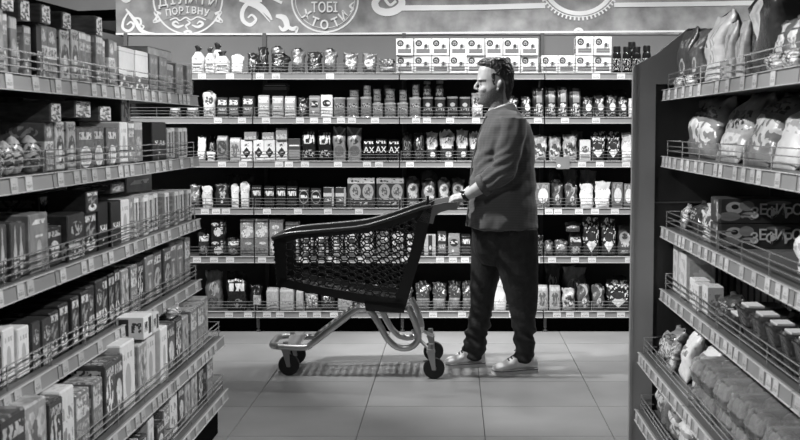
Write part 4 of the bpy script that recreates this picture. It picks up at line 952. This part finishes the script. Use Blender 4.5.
# front slats, floor slats, rear gate
mb = MB()
for i in range(10):
    t = i/9; P = wp(273.5+4*t, 240+45*t); mb.box(P.x-.008, P.x+.012, P.y, mir(P).y, P.z-.006, P.z+.006)
for s in (.25, .5, .75):
    a = wp(275, 240); b = wp(279, 285); mb.tube([a.lerp(mir(a), s), b.lerp(mir(b), s)], .006, 6)
cpart('front_grille', mb, M_plast)
mb = MB()
for i in range(19):
    t = i/18; P = wp(280+120*t, 285+22*t); mb.box(P.x-.009, P.x+.009, P.y+.008, mir(P).y-.008, P.z-.004, P.z+.008)
for s in (.12, .37, .63, .88):
    a = wp(279, 286); b = wp(403, 308); mb.tube([a.lerp(mir(a), s), b.lerp(mir(b), s)], .007, 6)
cpart('basket_floor', mb, M_plast)
mb = MB()
for i in range(9):
    t = i/8; P = wp(424-26*t, 214+88*t); mb.box(P.x-.006, P.x+.006, P.y+.03, mir(P).y-.03, P.z-.012, P.z+.012)
for s in (.2, .5, .8):
    a = wp(424, 214); b = wp(398, 302); mb.tube([a.lerp(mir(a), s), b.lerp(mir(b), s)], .008, 6)
cpart('rear_gate', mb, M_plast)
P = rim[0]; mb = MB(); mb.tube([P, mir(P)], .0115, 8); cpart('front_rim', mb, M_rim, smooth=True)
HB = wp(454, 206.5); HB = Vector((HB.x, 0, HB.z))
mb = MB(); mb.tube([(HB.x, YC-.262, HB.z), (HB.x, YC, HB.z), (HB.x, YC+.262, HB.z)], .0155, 12); cpart('handle_bar', mb, M_grey, smooth=True)
# steel chassis
YN = 6.755
npx = [(278,346.5),(304,347.5),(313,343),(335,326),(355,311),(363,308.5),(371,312),(379,324),(388,339.5),(398.5,347.5),(411,347),(418.5,338),(415,322),(408,307)]
near = [at(x, y, YN) for x, y in npx]
nearc = catmull(near, 5)
farc = [Vector((p.x+.006, 2*YC-p.y, p.z)) for p in nearc]
front = catmull([near[0], near[0]+Vector((-.035,.03,0)), near[0]+Vector((-.045,.10,0)), Vector((near[0].x-.045, YC, near[0].z)), mir(near[0]+Vector((-.045,.10,0))), mir(near[0]+Vector((-.035,.03,0))), mir(near[0])], 4)
mb = MB(); mb.tube(nearc, .0185, 10); cpart('chassis_tube', mb, M_chr, smooth=True)
mb = MB(); mb.tube(farc, .0185, 10); cpart('chassis_tube', mb, M_chr, smooth=True)
mb = MB(); mb.tube(front, .0185, 10); cpart('front_loop', mb, M_chr, smooth=True)
mb = MB(); a = at(296, 345, YN); mb.box(a.x-.07, a.x+.02, YN, 2*YC-YN, a.z-.004, a.z+.004); cpart('front_plate', mb, M_chr)
mb = MB(); a = at(419, 338, YN); mb.tube([a, mir(a)], .011, 8)
for T in ((lambda p: p), mir): mb.tube([T(at(412,330,YN)), T(at(421,341,YN)), T(at(432,352,6.68))], .010, 8)
cpart('rear_cross_bar', mb, M_chr, smooth=True)
for px, Y in ((289, 6.765), (434, 6.672), (296, 7.095), (433.5, 7.19)):
    X = at(px, 370, Y).x; r = .061
    cs = link('caster', None, None, cart) if False else None
    mb = MB(); top = .165
    for s in (-1, 1):
        mb.loft([[Vector((X+dx-.022, Y+s*.021+e, .155)), Vector((X+dx+.022, Y+s*.021+e, .155)), Vector((X+.010, Y+s*.021+e, r-.008)), Vector((X-.010, Y+s*.021+e, r-.008))] for dx, e in ((-.018,-.0025),(-.018,.0025))])
    mb.box(X-.042, X+.006, Y-.024, Y+.024, .150, .158)
    mb.lathe([(.024,.156),(.024,.170),(.018,.172),(.015,.20 if px > 400 else .195)], 12, (X-.018, Y, 0))
    cs = cpart('caster_fork', mb, M_fork, smooth=True)
    mb = MB(); mb.lathe([(r-.018,-.014),(r-.004,-.014),(r,-.008),(r,.008),(r-.004,.014),(r-.018,.014)], 24, (X, Y, r), 'y'); cpart('tyre', mb, M_tyre, cs, True)
    mb = MB(); mb.lathe([(.010,-.019),(.014,-.019),(.016,-.010),(r-.019,-.010),(r-.017,-.013),(r-.017,.013),(r-.019,.010),(.016,.010),(.010,.019)], 20, (X, Y, r), 'y'); cpart('wheel_hub', mb, M_hub, cs, True)

# ------------------------------------------------------------------ the shopper
def remesh(mb, voxel, it=4, fac=.5):
    me = fix_normals(mb.mesh('tmp')); o = bpy.data.objects.new('tmp', me); C.objects.link(o)
    m = o.modifiers.new('r', 'REMESH'); m.mode = 'VOXEL'; m.voxel_size = voxel; m.use_smooth_shade = True
    if it: s = o.modifiers.new('s', 'SMOOTH'); s.factor = fac; s.iterations = it
    dg = bpy.context.evaluated_depsgraph_get(); out = bpy.data.meshes.new_from_object(o.evaluated_get(dg)); bpy.data.objects.remove(o)
    out.polygons.foreach_set('use_smooth', [True]*len(out.polygons)); return out
def sring(x0, x1, y, Y, hw, n=24, ex=.85, fx=1.0):
    """horizontal ring in the plane of image line y: image span x0..x1, half width hw across"""
    a = at(x0, y, Y); b = at(x1, y, Y); cx = (a.x+b.x)/2; rx = (b.x-a.x)/2; r = []
    for i in range(n):
        t = 2*math.pi*i/n; c, s = math.cos(t), math.sin(t)
        r.append(Vector((cx+rx*math.copysign(abs(c)**ex, c), Y+hw*math.copysign(abs(s)**ex, s), a.z)))
    return r
def limb(mb, pts, n=14):
    """pts: (Vector, ra across Y, rb in the plane)"""
    rings = []
    for i, (p, ra, rb) in enumerate(pts):
        a = pts[max(0, i-1)][0]; b = pts[min(len(pts)-1, i+1)][0]; t = (b-a).normalized()
        s = Vector((0,1,0)); s = (s-t*s.dot(t))
        if s.length < .05: s = Vector((1,0,0)) - t*t.x
        s.normalize(); u = t.cross(s)
        rings.append([p+s*(ra*math.cos(2*math.pi*k/n))+u*(rb*math.sin(2*math.pi*k/n)) for k in range(n)])
    mb.loft(rings)
def blob(mb, c, r, n=12, m=8):
    rings = []
    for j in range(1, m):
        f = math.pi*j/m; rings.append([Vector((c.x+r[0]*math.sin(f)*math.cos(2*math.pi*k/n), c.y+r[1]*math.sin(f)*math.sin(2*math.pi*k/n), c.z+r[2]*math.cos(f))) for k in range(n)])
    mb.loft(rings)
YMAN = 6.93
HEAD = [(59.5,489,503,.034),(61.5,484,507,.054),(65,480.5,509.5,.067),(70,478.3,511.2,.074),(76,477.4,511.8,.076),(80,477.0,511.3,.076),(83,479.0,511,.075),(86,479.3,510.3,.073),(89,478.8,509.5,.071),(92,478.3,508.5,.069),(95,478.3,507,.066),(98,478.4,505.5,.062),(101,478.8,503,.056),(104,480.5,499,.047),(106.3,484.5,495,.032)]
body = MB()
body.loft([sring(x0, x1, y, YMAN, hw, 28, .92) for y, x0, x1, hw in HEAD])
def hp(x, y, dy=0): return at(x, y, YMAN)+Vector((0, dy, 0))
body.loft([sring(x0, x1, y, YMAN, hw) for y, x0, x1, hw in ((90,489,508,.055),(98,487.5,508.5,.057),(105,487.5,510,.060),(111,488.5,513,.066),(118,489,517,.085),(124,487,522,.13))])
# nose, brow, lips, chin, cheeks, ears
limb(body, [(hp(480,80), .009, .008), (hp(477.0,83.5), .008, .008), (hp(475.3,86.3), .010, .009), (hp(474.6,88.2), .012, .0085), (hp(478.5,89.3), .014, .006)], 10)
for s in (-1, 1):
    blob(body, hp(477.2,88.9, s*.012), (.009,.007,.007))
    blob(body, hp(480.0,80.6, s*.028), (.013,.026,.009))
    blob(body, hp(484.5,90, s*.042), (.026,.022,.024))
    blob(body, hp(499,85, s*.076), (.011,.009,.026)); blob(body, hp(500.5,83.2, s*.082), (.010,.007,.020)); blob(body, hp(498,90, s*.075), (.008,.007,.010))
blob(body, hp(478.2,94.4), (.011,.022,.0065)); blob(body, hp(478.6,97.2), (.010,.019,.0065)); blob(body, hp(480.7,102), (.015,.022,.016))
# trunk and legs below the clothes
body.loft([sring(x0, x1, y, YMAN, hw) for y, x0, x1, hw in ((118,492,518,.10),(126,489,524,.17),(145,484,527,.165),(175,480,529,.15),(205,478,530,.15),(232,478,532,.15),(250,482,531,.14))])
for Y, pts in ((7.03, ((240,480,505,.08),(290,474,491,.06),(320,472,488,.045),(352,468,479,.035),(362,464,480,.035))), (6.85, ((240,503,531,.08),(290,510,533,.06),(320,515,533,.045),(352,518,530,.035),(362,516,532,.035)))):
    body.loft([sring(x0, x1, y, Y, hw) for y, x0, x1, hw in pts])
bar = {}
for s in (-1, 1):
    Yh = YMAN+s*.135; B = Vector((HB.x, Yh, HB.z)); bar[s] = B
    sh = at(512, 126, YMAN)+Vector((0, s*.16, 0)); el = at(503.5, 173, YMAN-.2 if s < 0 else YMAN+.2)
    wr = B+Vector((.042, 0, .034)); cu = el.lerp(wr, .45)
    limb(body, [(sh, .05, .05), (sh.lerp(el, .5), .046, .05), (el, .042, .042), (cu, .043, .044), (el.lerp(wr, .75), .036, .034), (wr, .027, .022), (B+Vector((.030, 0, .031)), .030, .019)], 16)
    # palm over the bar
    limb(body, [(B+Vector((.040, 0, .034)), .028, .018), (B+Vector((.020, 0, .033)), .036, .016), (B+Vector((-.004, 0, .031)), .040, .013), (B+Vector((-.018, 0, .024)), .038, .010)], 14)
    for k, (off, r, a1) in enumerate(((-.031, .0088, 265), (-.0105, .0094, 280), (.0105, .0090, 275), (.031, .0078, 255))):
        pts = []
        for i in range(9):
            a = R(95+(a1-95)*i/8); rad = .0255-(.0015*i/8)
            pts.append((B+Vector((rad*math.cos(a), off*(1+.05*i/8), rad*math.sin(a)+.002)), r*(1-.22*i/8), r*(1-.22*i/8)))
        limb(body, pts, 8)
    t = -s
    limb(body, [(B+Vector((.026, t*.026, .026)), .012, .012), (B+Vector((.028, t*.040, .008)), .011, .011), (B+Vector((.020, t*.046, -.012)), .0095, .0095), (B+Vector((.002, t*.044, -.026)), .0085, .0085)], 8)
bme = remesh(body, .0042, 3, .5)
# tone map on the skin: stubble, lips
M_skin = bpy.data.materials.new('skin'); M_skin.use_nodes = True
_n = M_skin.node_tree.nodes; _b = _n['Principled BSDF']; _a = _n.new('ShaderNodeAttribute'); _a.attribute_name = 'tone'
_b.inputs['Roughness'].default_value = .45; _b.inputs['Subsurface Weight'].default_value = 0
M_skin.node_tree.links.new(_a.outputs['Fac'], _b.inputs['Base Color'])
px0 = at(478, 90, YMAN); kx = (at(488, 90, YMAN).x-px0.x)/10; kz = (at(478, 80, YMAN).z-px0.z)/10
tone = bme.attributes.new('tone', 'FLOAT', 'POINT')
vals = []
for v in bme.vertices:
    x = 478+(v.co.x-px0.x)/kx; y = 90-(v.co.z-px0.z)/kz
    b = .50
    if y < 118 and x < 503:
        jaw = 88+(x-478)*-.28 if x < 496 else 80
        lim = 91.5 - max(0, (x-484))*.55
        if y > lim and y < 108:
            d = min(1, (y-lim)/3); b = .50-(.39*d)*(.85+.3*noise.noise(v.co*220))
        if 93.3 < y < 98.3 and x < 480.2: b = .30
        if 90.6 < y < 93.2 and x < 484: b = .26
        if 80 < y < 82.2 and x < 486 and abs(v.co.y-YMAN) > .012: b = .10
    b *= .95+.12*noise.noise(v.co*40)
    vals.append(max(.03, b))
tone.data.foreach_set('value', vals)
mo = Vector((at(500, 372, YMAN).x, YMAN, 0))
for v in bme.vertices: v.co -= mo
person = tag(link('person', bme, M_skin, None, mo), 'man in dark shirt and jeans pushing the trolley, seen in profile', 'person')
def ppart(name, me, mat, parent=None):
    for v in me.vertices: v.co -= mo
    return link(name, me, mat, parent or person)
M_eye = omat('eye', .35, rough=.1); M_iris = omat('iris', .01, rough=.1)
for s in (-1, 1):
    mb = MB(); blob(mb, hp(482.3, 84.3, s*.034), (.0115,.011,.0105)); e = ppart('eye', mb.mesh('eye', True), M_eye)
    mb = MB(); blob(mb, hp(480.6, 84.3, s*.034), (.003,.006,.006)); ppart('iris', mb.mesh('iris', True), M_iris, e)
# hair
hb = MB()
hb.loft([sring(x0, x1, y, YMAN, hw, 28, .9) for y, x0, x1, hw in ((58.0,488,503,.030),(59.3,482,508,.052),(61.5,479,510.5,.066),(64.5,479,512,.074),(68,482,513,.078),(72,487,513.6,.080),(76,490,513.8,.081),(79,498,513.6,.078),(82,502,513.2,.076),(87,503.5,512.4,.073),(92,504,511.3,.066),(97,505,510.2,.052),(100,506,509.5,.035))])
for i, (x, y, rx, rz) in enumerate(((480,64.5,.013,.012),(482,61.8,.018,.012),(487,60,.028,.011))): blob(hb, hp(x+1, y), (rx, .055, rz))
for s in (-1, 1): limb(hb, [(hp(492.5,74,s*.073), .006,.014), (hp(493.5,81,s*.072), .005,.011), (hp(494,86,s*.069), .003,.007)], 8)
hme = remesh(hb, .0032, 2, .5)
hc = hp(496, 80)
for v in hme.vertices:
    p = v.co; q = Vector((p.x*70+noise.noise(p*30)*2.5, p.y*45, p.z*55+noise.noise(p*25+Vector((5,5,5)))*2.5))
    d = noise.noise(q)*.0055+noise.noise(q*2.3)*.003+.002
    dr = (p-hc).normalized(); v.co += dr*d
hme.update()
M_hair = omat('hair', .028, rough=.38, noi=.6, nsc=60, spec=.6, stretch=(1,.5,.6))
ppart('hair', hme, M_hair)
# shirt
sb = MB()
sb.loft([sring(x0, x1, y, YMAN, hw, 30, .9) for y, x0, x1, hw in ((107,492,511,.060),(110,490,515,.082),(114,488,521,.135),(119,485.5,526,.185),(126,482.5,530,.212),(137,479,533,.212),(150,475.5,534.5,.200),(165,472.5,535,.190),(180,471,535.5,.186),(196,470,536.3,.190),(210,468.5,537,.196),(222,467,537.5,.200),(226.5,467,538,.201),(228.5,473,537,.196))])
for s in (-1, 1):
    sh = at(513, 122, YMAN)+Vector((0, s*.155, 0)); el = at(503.5, 172.5, YMAN+s*.2); wr = bar[s]+Vector((.042, 0, .034))
    c0 = el.lerp(wr, .40); c1 = el.lerp(wr, .50)
    limb(sb, [(sh+Vector((-.01,0,.02)), .07, .075), (sh.lerp(el, .3), .072, .082), (sh.lerp(el, .65), .066, .078), (el+Vector((.006,0,.0)), .062, .070), (el.lerp(wr, .2), .060, .062), (c0, .058, .058), (c1, .060, .060)], 18)
sme = remesh(sb, .006, 6, .5)
sc = at(502, 165, YMAN)
px_ = lambda v: (478+(v.x-px0.x)/kx, 90-(v.z-px0.z)/kz)
nrm = [v.normal.copy() for v in sme.vertices]
for v, n_ in zip(sme.vertices, nrm):
    x, y = px_(v.co); p = v.co
    d = noise.noise(Vector((p.x*7+p.z*9, p.y*6, p.z*12-p.x*14)))*.011
    near_arm = max(0, 1-abs(p.y-(YMAN-.2))/.12)
    d += math.sin((x*.9+y*1.6)*.42+noise.noise(p*9)*3)*.0075*max(0, min(1, (y-140)/25))*max(0, min(1, (200-y)/18))*near_arm*(1 if x < 512 else .2)
    front = max(0, 1-(x-466)/20)
    d += noise.noise(Vector((p.x*22, p.y*20, p.z*40)))*.007*front*max(0, min(1, (y-120)/30))
    d += noise.noise(Vector((p.x*20, p.y*20, p.z*26)))*.0025
    v.co += n_*d
sme.update()
M_shirt = bpy.data.materials.new('shirt_cloth'); M_shirt.use_nodes = True
t = M_shirt.node_tree; n = t.nodes; L = t.links; b = n['Principled BSDF']; b.inputs['Roughness'].default_value = .8; b.inputs['Sheen Weight'].default_value = .25
tc = n.new('ShaderNodeTexCoord'); wv = n.new('ShaderNodeTexWave'); wv.wave_type = 'BANDS'; wv.bands_direction = 'X'; wv.inputs['Scale'].default_value = 60; wv.inputs['Distortion'].default_value = 1.2; wv.inputs['Detail'].default_value = 1
L.new(tc.outputs['Object'], wv.inputs['Vector'])
wz = n.new('ShaderNodeTexWave'); wz.wave_type = 'BANDS'; wz.bands_direction = 'Z'; wz.inputs['Scale'].default_value = 34; wz.inputs['Distortion'].default_value = .8; L.new(tc.outputs['Object'], wz.inputs['Vector'])
ad = n.new('ShaderNodeMath'); ad.operation = 'ADD'; L.new(wv.outputs['Fac'], ad.inputs[0]); L.new(wz.outputs['Fac'], ad.inputs[1])
mr = n.new('ShaderNodeMapRange'); mr.inputs['From Max'].default_value = 2; mr.inputs['To Min'].default_value = .05; mr.inputs['To Max'].default_value = .115; L.new(ad.outputs[0], mr.inputs[0]); L.new(mr.outputs[0], b.inputs['Base Color'])
bp = n.new('ShaderNodeBump'); bp.inputs['Strength'].default_value = .12; bp.inputs['Distance'].default_value = .002; L.new(ad.outputs[0], bp.inputs['Height']); L.new(bp.outputs[0], b.inputs['Normal'])
shirt = ppart('shirt', sme, M_shirt)
# turned-up cuffs, collar, hem edge
for s in (-1, 1):
    el = at(503.5, 172.5, YMAN+s*.2); wr = bar[s]+Vector((.042, 0, .034)); mb = MB(); rings = []
    limb(mb, [(el.lerp(wr, .40), .060, .060), (el.lerp(wr, .405), .065, .065), (el.lerp(wr, .46), .0665, .0665), (el.lerp(wr, .53), .065, .065), (el.lerp(wr, .535), .054, .054)], 20)
    me = fix_normals(mb.mesh('cuff', True)); ppart('cuff', me, M_shirt, shirt)
def collar_band(rows, name, mat):
    mb = MB(); n_ = 22; rings = []
    for (y0, x0, x1, hw, dy) in rows:
        a = at(x0, y0, YMAN); bq = at(x1, y0-dy, YMAN); cx = (a.x+bq.x)/2; rx = (bq.x-a.x)/2; r = []
        for i in range(n_):
            tt = 2*math.pi*i/n_; f = (1+math.cos(tt))/2
            r.append(Vector((cx+rx*math.cos(tt), YMAN+hw*math.sin(tt), a.z*(1-f)+bq.z*f)))
        rings.append(r)
    mb.loft(rings, cap=False); me = fix_normals(mb.mesh(name, True)); return ppart(name, me, mat, shirt)
collar_band([(118,485,518,.090,7),(113,487,514.5,.072,7.5),(110.5,488,513,.067,7.5),(111,487,513.8,.071,7.5),(117,483.5,518.5,.096,6.5)], 'collar', M_shirt)
collar_band([(115,487,512,.070,6.5),(110.5,487.8,511,.0655,7.5),(109.5,488.5,510.5,.062,7.5),(115,489,511,.062,6.5)], 'undershirt_neckband', omat('white_cotton', .8, rough=.8))
mb = MB(); pl = []
for y, x in ((119,484.8),(135,479),(150,475),(165,472),(180,470.5),(200,469),(215,467.5),(226,466.5)): pl.append(at(x, y, YMAN)+Vector((-.002, -.012, 0)))
rings = [[p+Vector((.006,-.018,0)), p+Vector((-.003,-.016,0)), p+Vector((-.003,.022,0)), p+Vector((.006,.024,0))] for p in catmull(pl, 4)]
mb.loft(rings); ppart('button_placket', fix_normals(mb.mesh('button_placket')), M_shirt, shirt)
# trousers
tbm = MB()
tbm.loft([sring(x0, x1, y, YMAN, hw) for y, x0, x1, hw in ((214,474,534,.165),(228,471.5,537,.172),(240,472,537.5,.170),(252,474,537,.155),(264,482,533,.115))])
tbm.loft([sring(x0, x1, y, 7.03, hw, 20) for y, x0, x1, hw in ((228,472,518,.085),(250,471,511,.086),(270,470.5,501,.080),(290,470,496,.073),(310,470,493,.066),(325,468.5,490,.061),(338,465.5,487,.058),(348,462.5,484.5,.057),(356,461.5,483.5,.057),(359,463,482.5,.053))])
tbm.loft([sring(x0, x1, y, 6.84, hw, 20) for y, x0, x1, hw in ((228,488,537.5,.085),(250,491,538.5,.088),(270,498,538.5,.083),(290,504,538,.076),(310,509,537.3,.068),(325,512,536.5,.062),(338,514.5,535.5,.058),(348,515,534,.057),(357,513.5,533.5,.057),(361,515.5,533,.053))])
tme_ = remesh(tbm, .006, 5, .5)
nrm = [v.normal.copy() for v in tme_.vertices]
for v, n_ in zip(tme_.vertices, nrm):
    x, y = px_(v.co); p = v.co
    k = max(0, min(1, (y-300)/35)); kk = max(0, 1-abs(y-285)/25)
    d = noise.noise(Vector((p.x*9, p.y*9+p.z*6, p.z*26+p.x*10)))*.019*k + noise.noise(Vector((p.x*8+p.z*10, p.y*8, p.z*20)))*.006*kk + noise.noise(p*11)*.004
    v.co += n_*d
tme_.update()
M_jean = omat('dark_denim', .016, rough=.75, noi=.4, nsc=25, bump=.3, bsc=120)
ppart('trousers', tme_, M_jean)
# shoes
M_shoe = omat('white_canvas', .85, rough=.6, noi=.08, nsc=20, bump=.1, bsc=90); M_sole = omat('rubber_sole', .7, rough=.5, noi=.1); M_foxing = omat('sole_line', .08, rough=.5)
M_lace = omat('dark_laces', .04, rough=.7)
def shoe(toe, heel, lift=0):
    d = heel-toe; Ln = d.length; d.normalize(); sd = Vector((0,0,1)).cross(d); mb = MB(); rings = []; sole = []; fox = []
    prof = [(0.0,.034,.020),(.03,.046,.036),(.12,.058,.047),(.25,.066,.050),(.38,.084,.047),(.52,.106,.043),(.64,.122,.041),(.72,.112,.039),(.82,.100,.038),(.93,.098,.036),(.985,.085,.028),(1.0,.06,.020)]
    for s, h, w in prof:
        c = toe+d*(s*Ln); z0 = .016
        rings.append([c+sd*(w*math.copysign(abs(math.cos(a))**.75, math.cos(a)))+Vector((0,0,z0+(h-z0)*max(0, .5+.5*math.sin(a))**.8)) for a in [2*math.pi*k/18 for k in range(18)]])
        w2 = w+.005
        sole.append([c+sd*w2, c+sd*w2+Vector((0,0,.026)), c-sd*w2+Vector((0,0,.026)), c-sd*w2])
        fox.append([c+sd*(w2+.0015)+Vector((0,0,.019)), c+sd*(w2+.0015)+Vector((0,0,.0235)), c-sd*(w2+.0015)+Vector((0,0,.0235)), c-sd*(w2+.0015)+Vector((0,0,.019))])
    mb.loft(rings); me = fix_normals(mb.mesh('shoe', True)); o = ppart('shoe', me, M_shoe)
    m2 = MB(); m2.loft(sole); me = fix_normals(m2.mesh('sole')); ppart('sole', me, M_sole, o)
    m3 = MB(); m3.loft(fox); ppart('sole_line', fix_normals(m3.mesh('sole_line')), M_foxing, o)
    m4 = MB()
    for i in range(5):
        s = .33+.065*i; h = .075+.0105*i; c = toe+d*(s*Ln)
        m4.tube([c+sd*.034+Vector((0,0,h-.010)), c+sd*.012+d*.012+Vector((0,0,h+.010)), c-sd*.012+d*.0+Vector((0,0,h+.010)), c-sd*.034+d*.012+Vector((0,0,h-.010))], .0038, 6)
    c = toe+d*(.60*Ln)+Vector((0,0,.122))
    for s in (-1, 1): m4.tube([c, c+sd*s*.02+d*-.012+Vector((0,0,.016)), c+sd*s*.032+d*-.022+Vector((0,0,.004)), c+sd*s*.012]+[], .003, 6)
    ppart('laces', fix_normals(m4.mesh('laces', True)), M_lace, o)
g1 = ground(446, 369); 
shoe(Vector((at(445, 369, 7.03).x, 7.00, 0)), Vector((at(485, 369, 7.03).x, 7.05, 0)))
shoe(Vector((at(492.5, 373, 6.83).x, 6.80, 0)), Vector((at(537, 371, 6.86).x, 6.87, 0)))
# wristwatch
B = bar[-1]; el = at(503.5, 173, YMAN-.2); wr = B+Vector((.042, 0, .034)); ax = (el-wr).normalized()
c = wr.lerp(el, .10); mb = MB(); limb(mb, [(c-ax*.011, .0325, .0275), (c-ax*.009, .035, .030), (c+ax*.009, .036, .031), (c+ax*.011, .0335, .0285)], 18)
up = Vector((0,1,0)).cross(ax); up = up if up.z > 0 else -up
fc = c+up*.030; mb.lathe([(.02,0),(.02,.008),(.017,.010)], 14, tuple(fc-Vector((0,0,.004))))
ppart('wristwatch', fix_normals(mb.mesh('wristwatch', True)), omat('watch_black', .012, rough=.25))
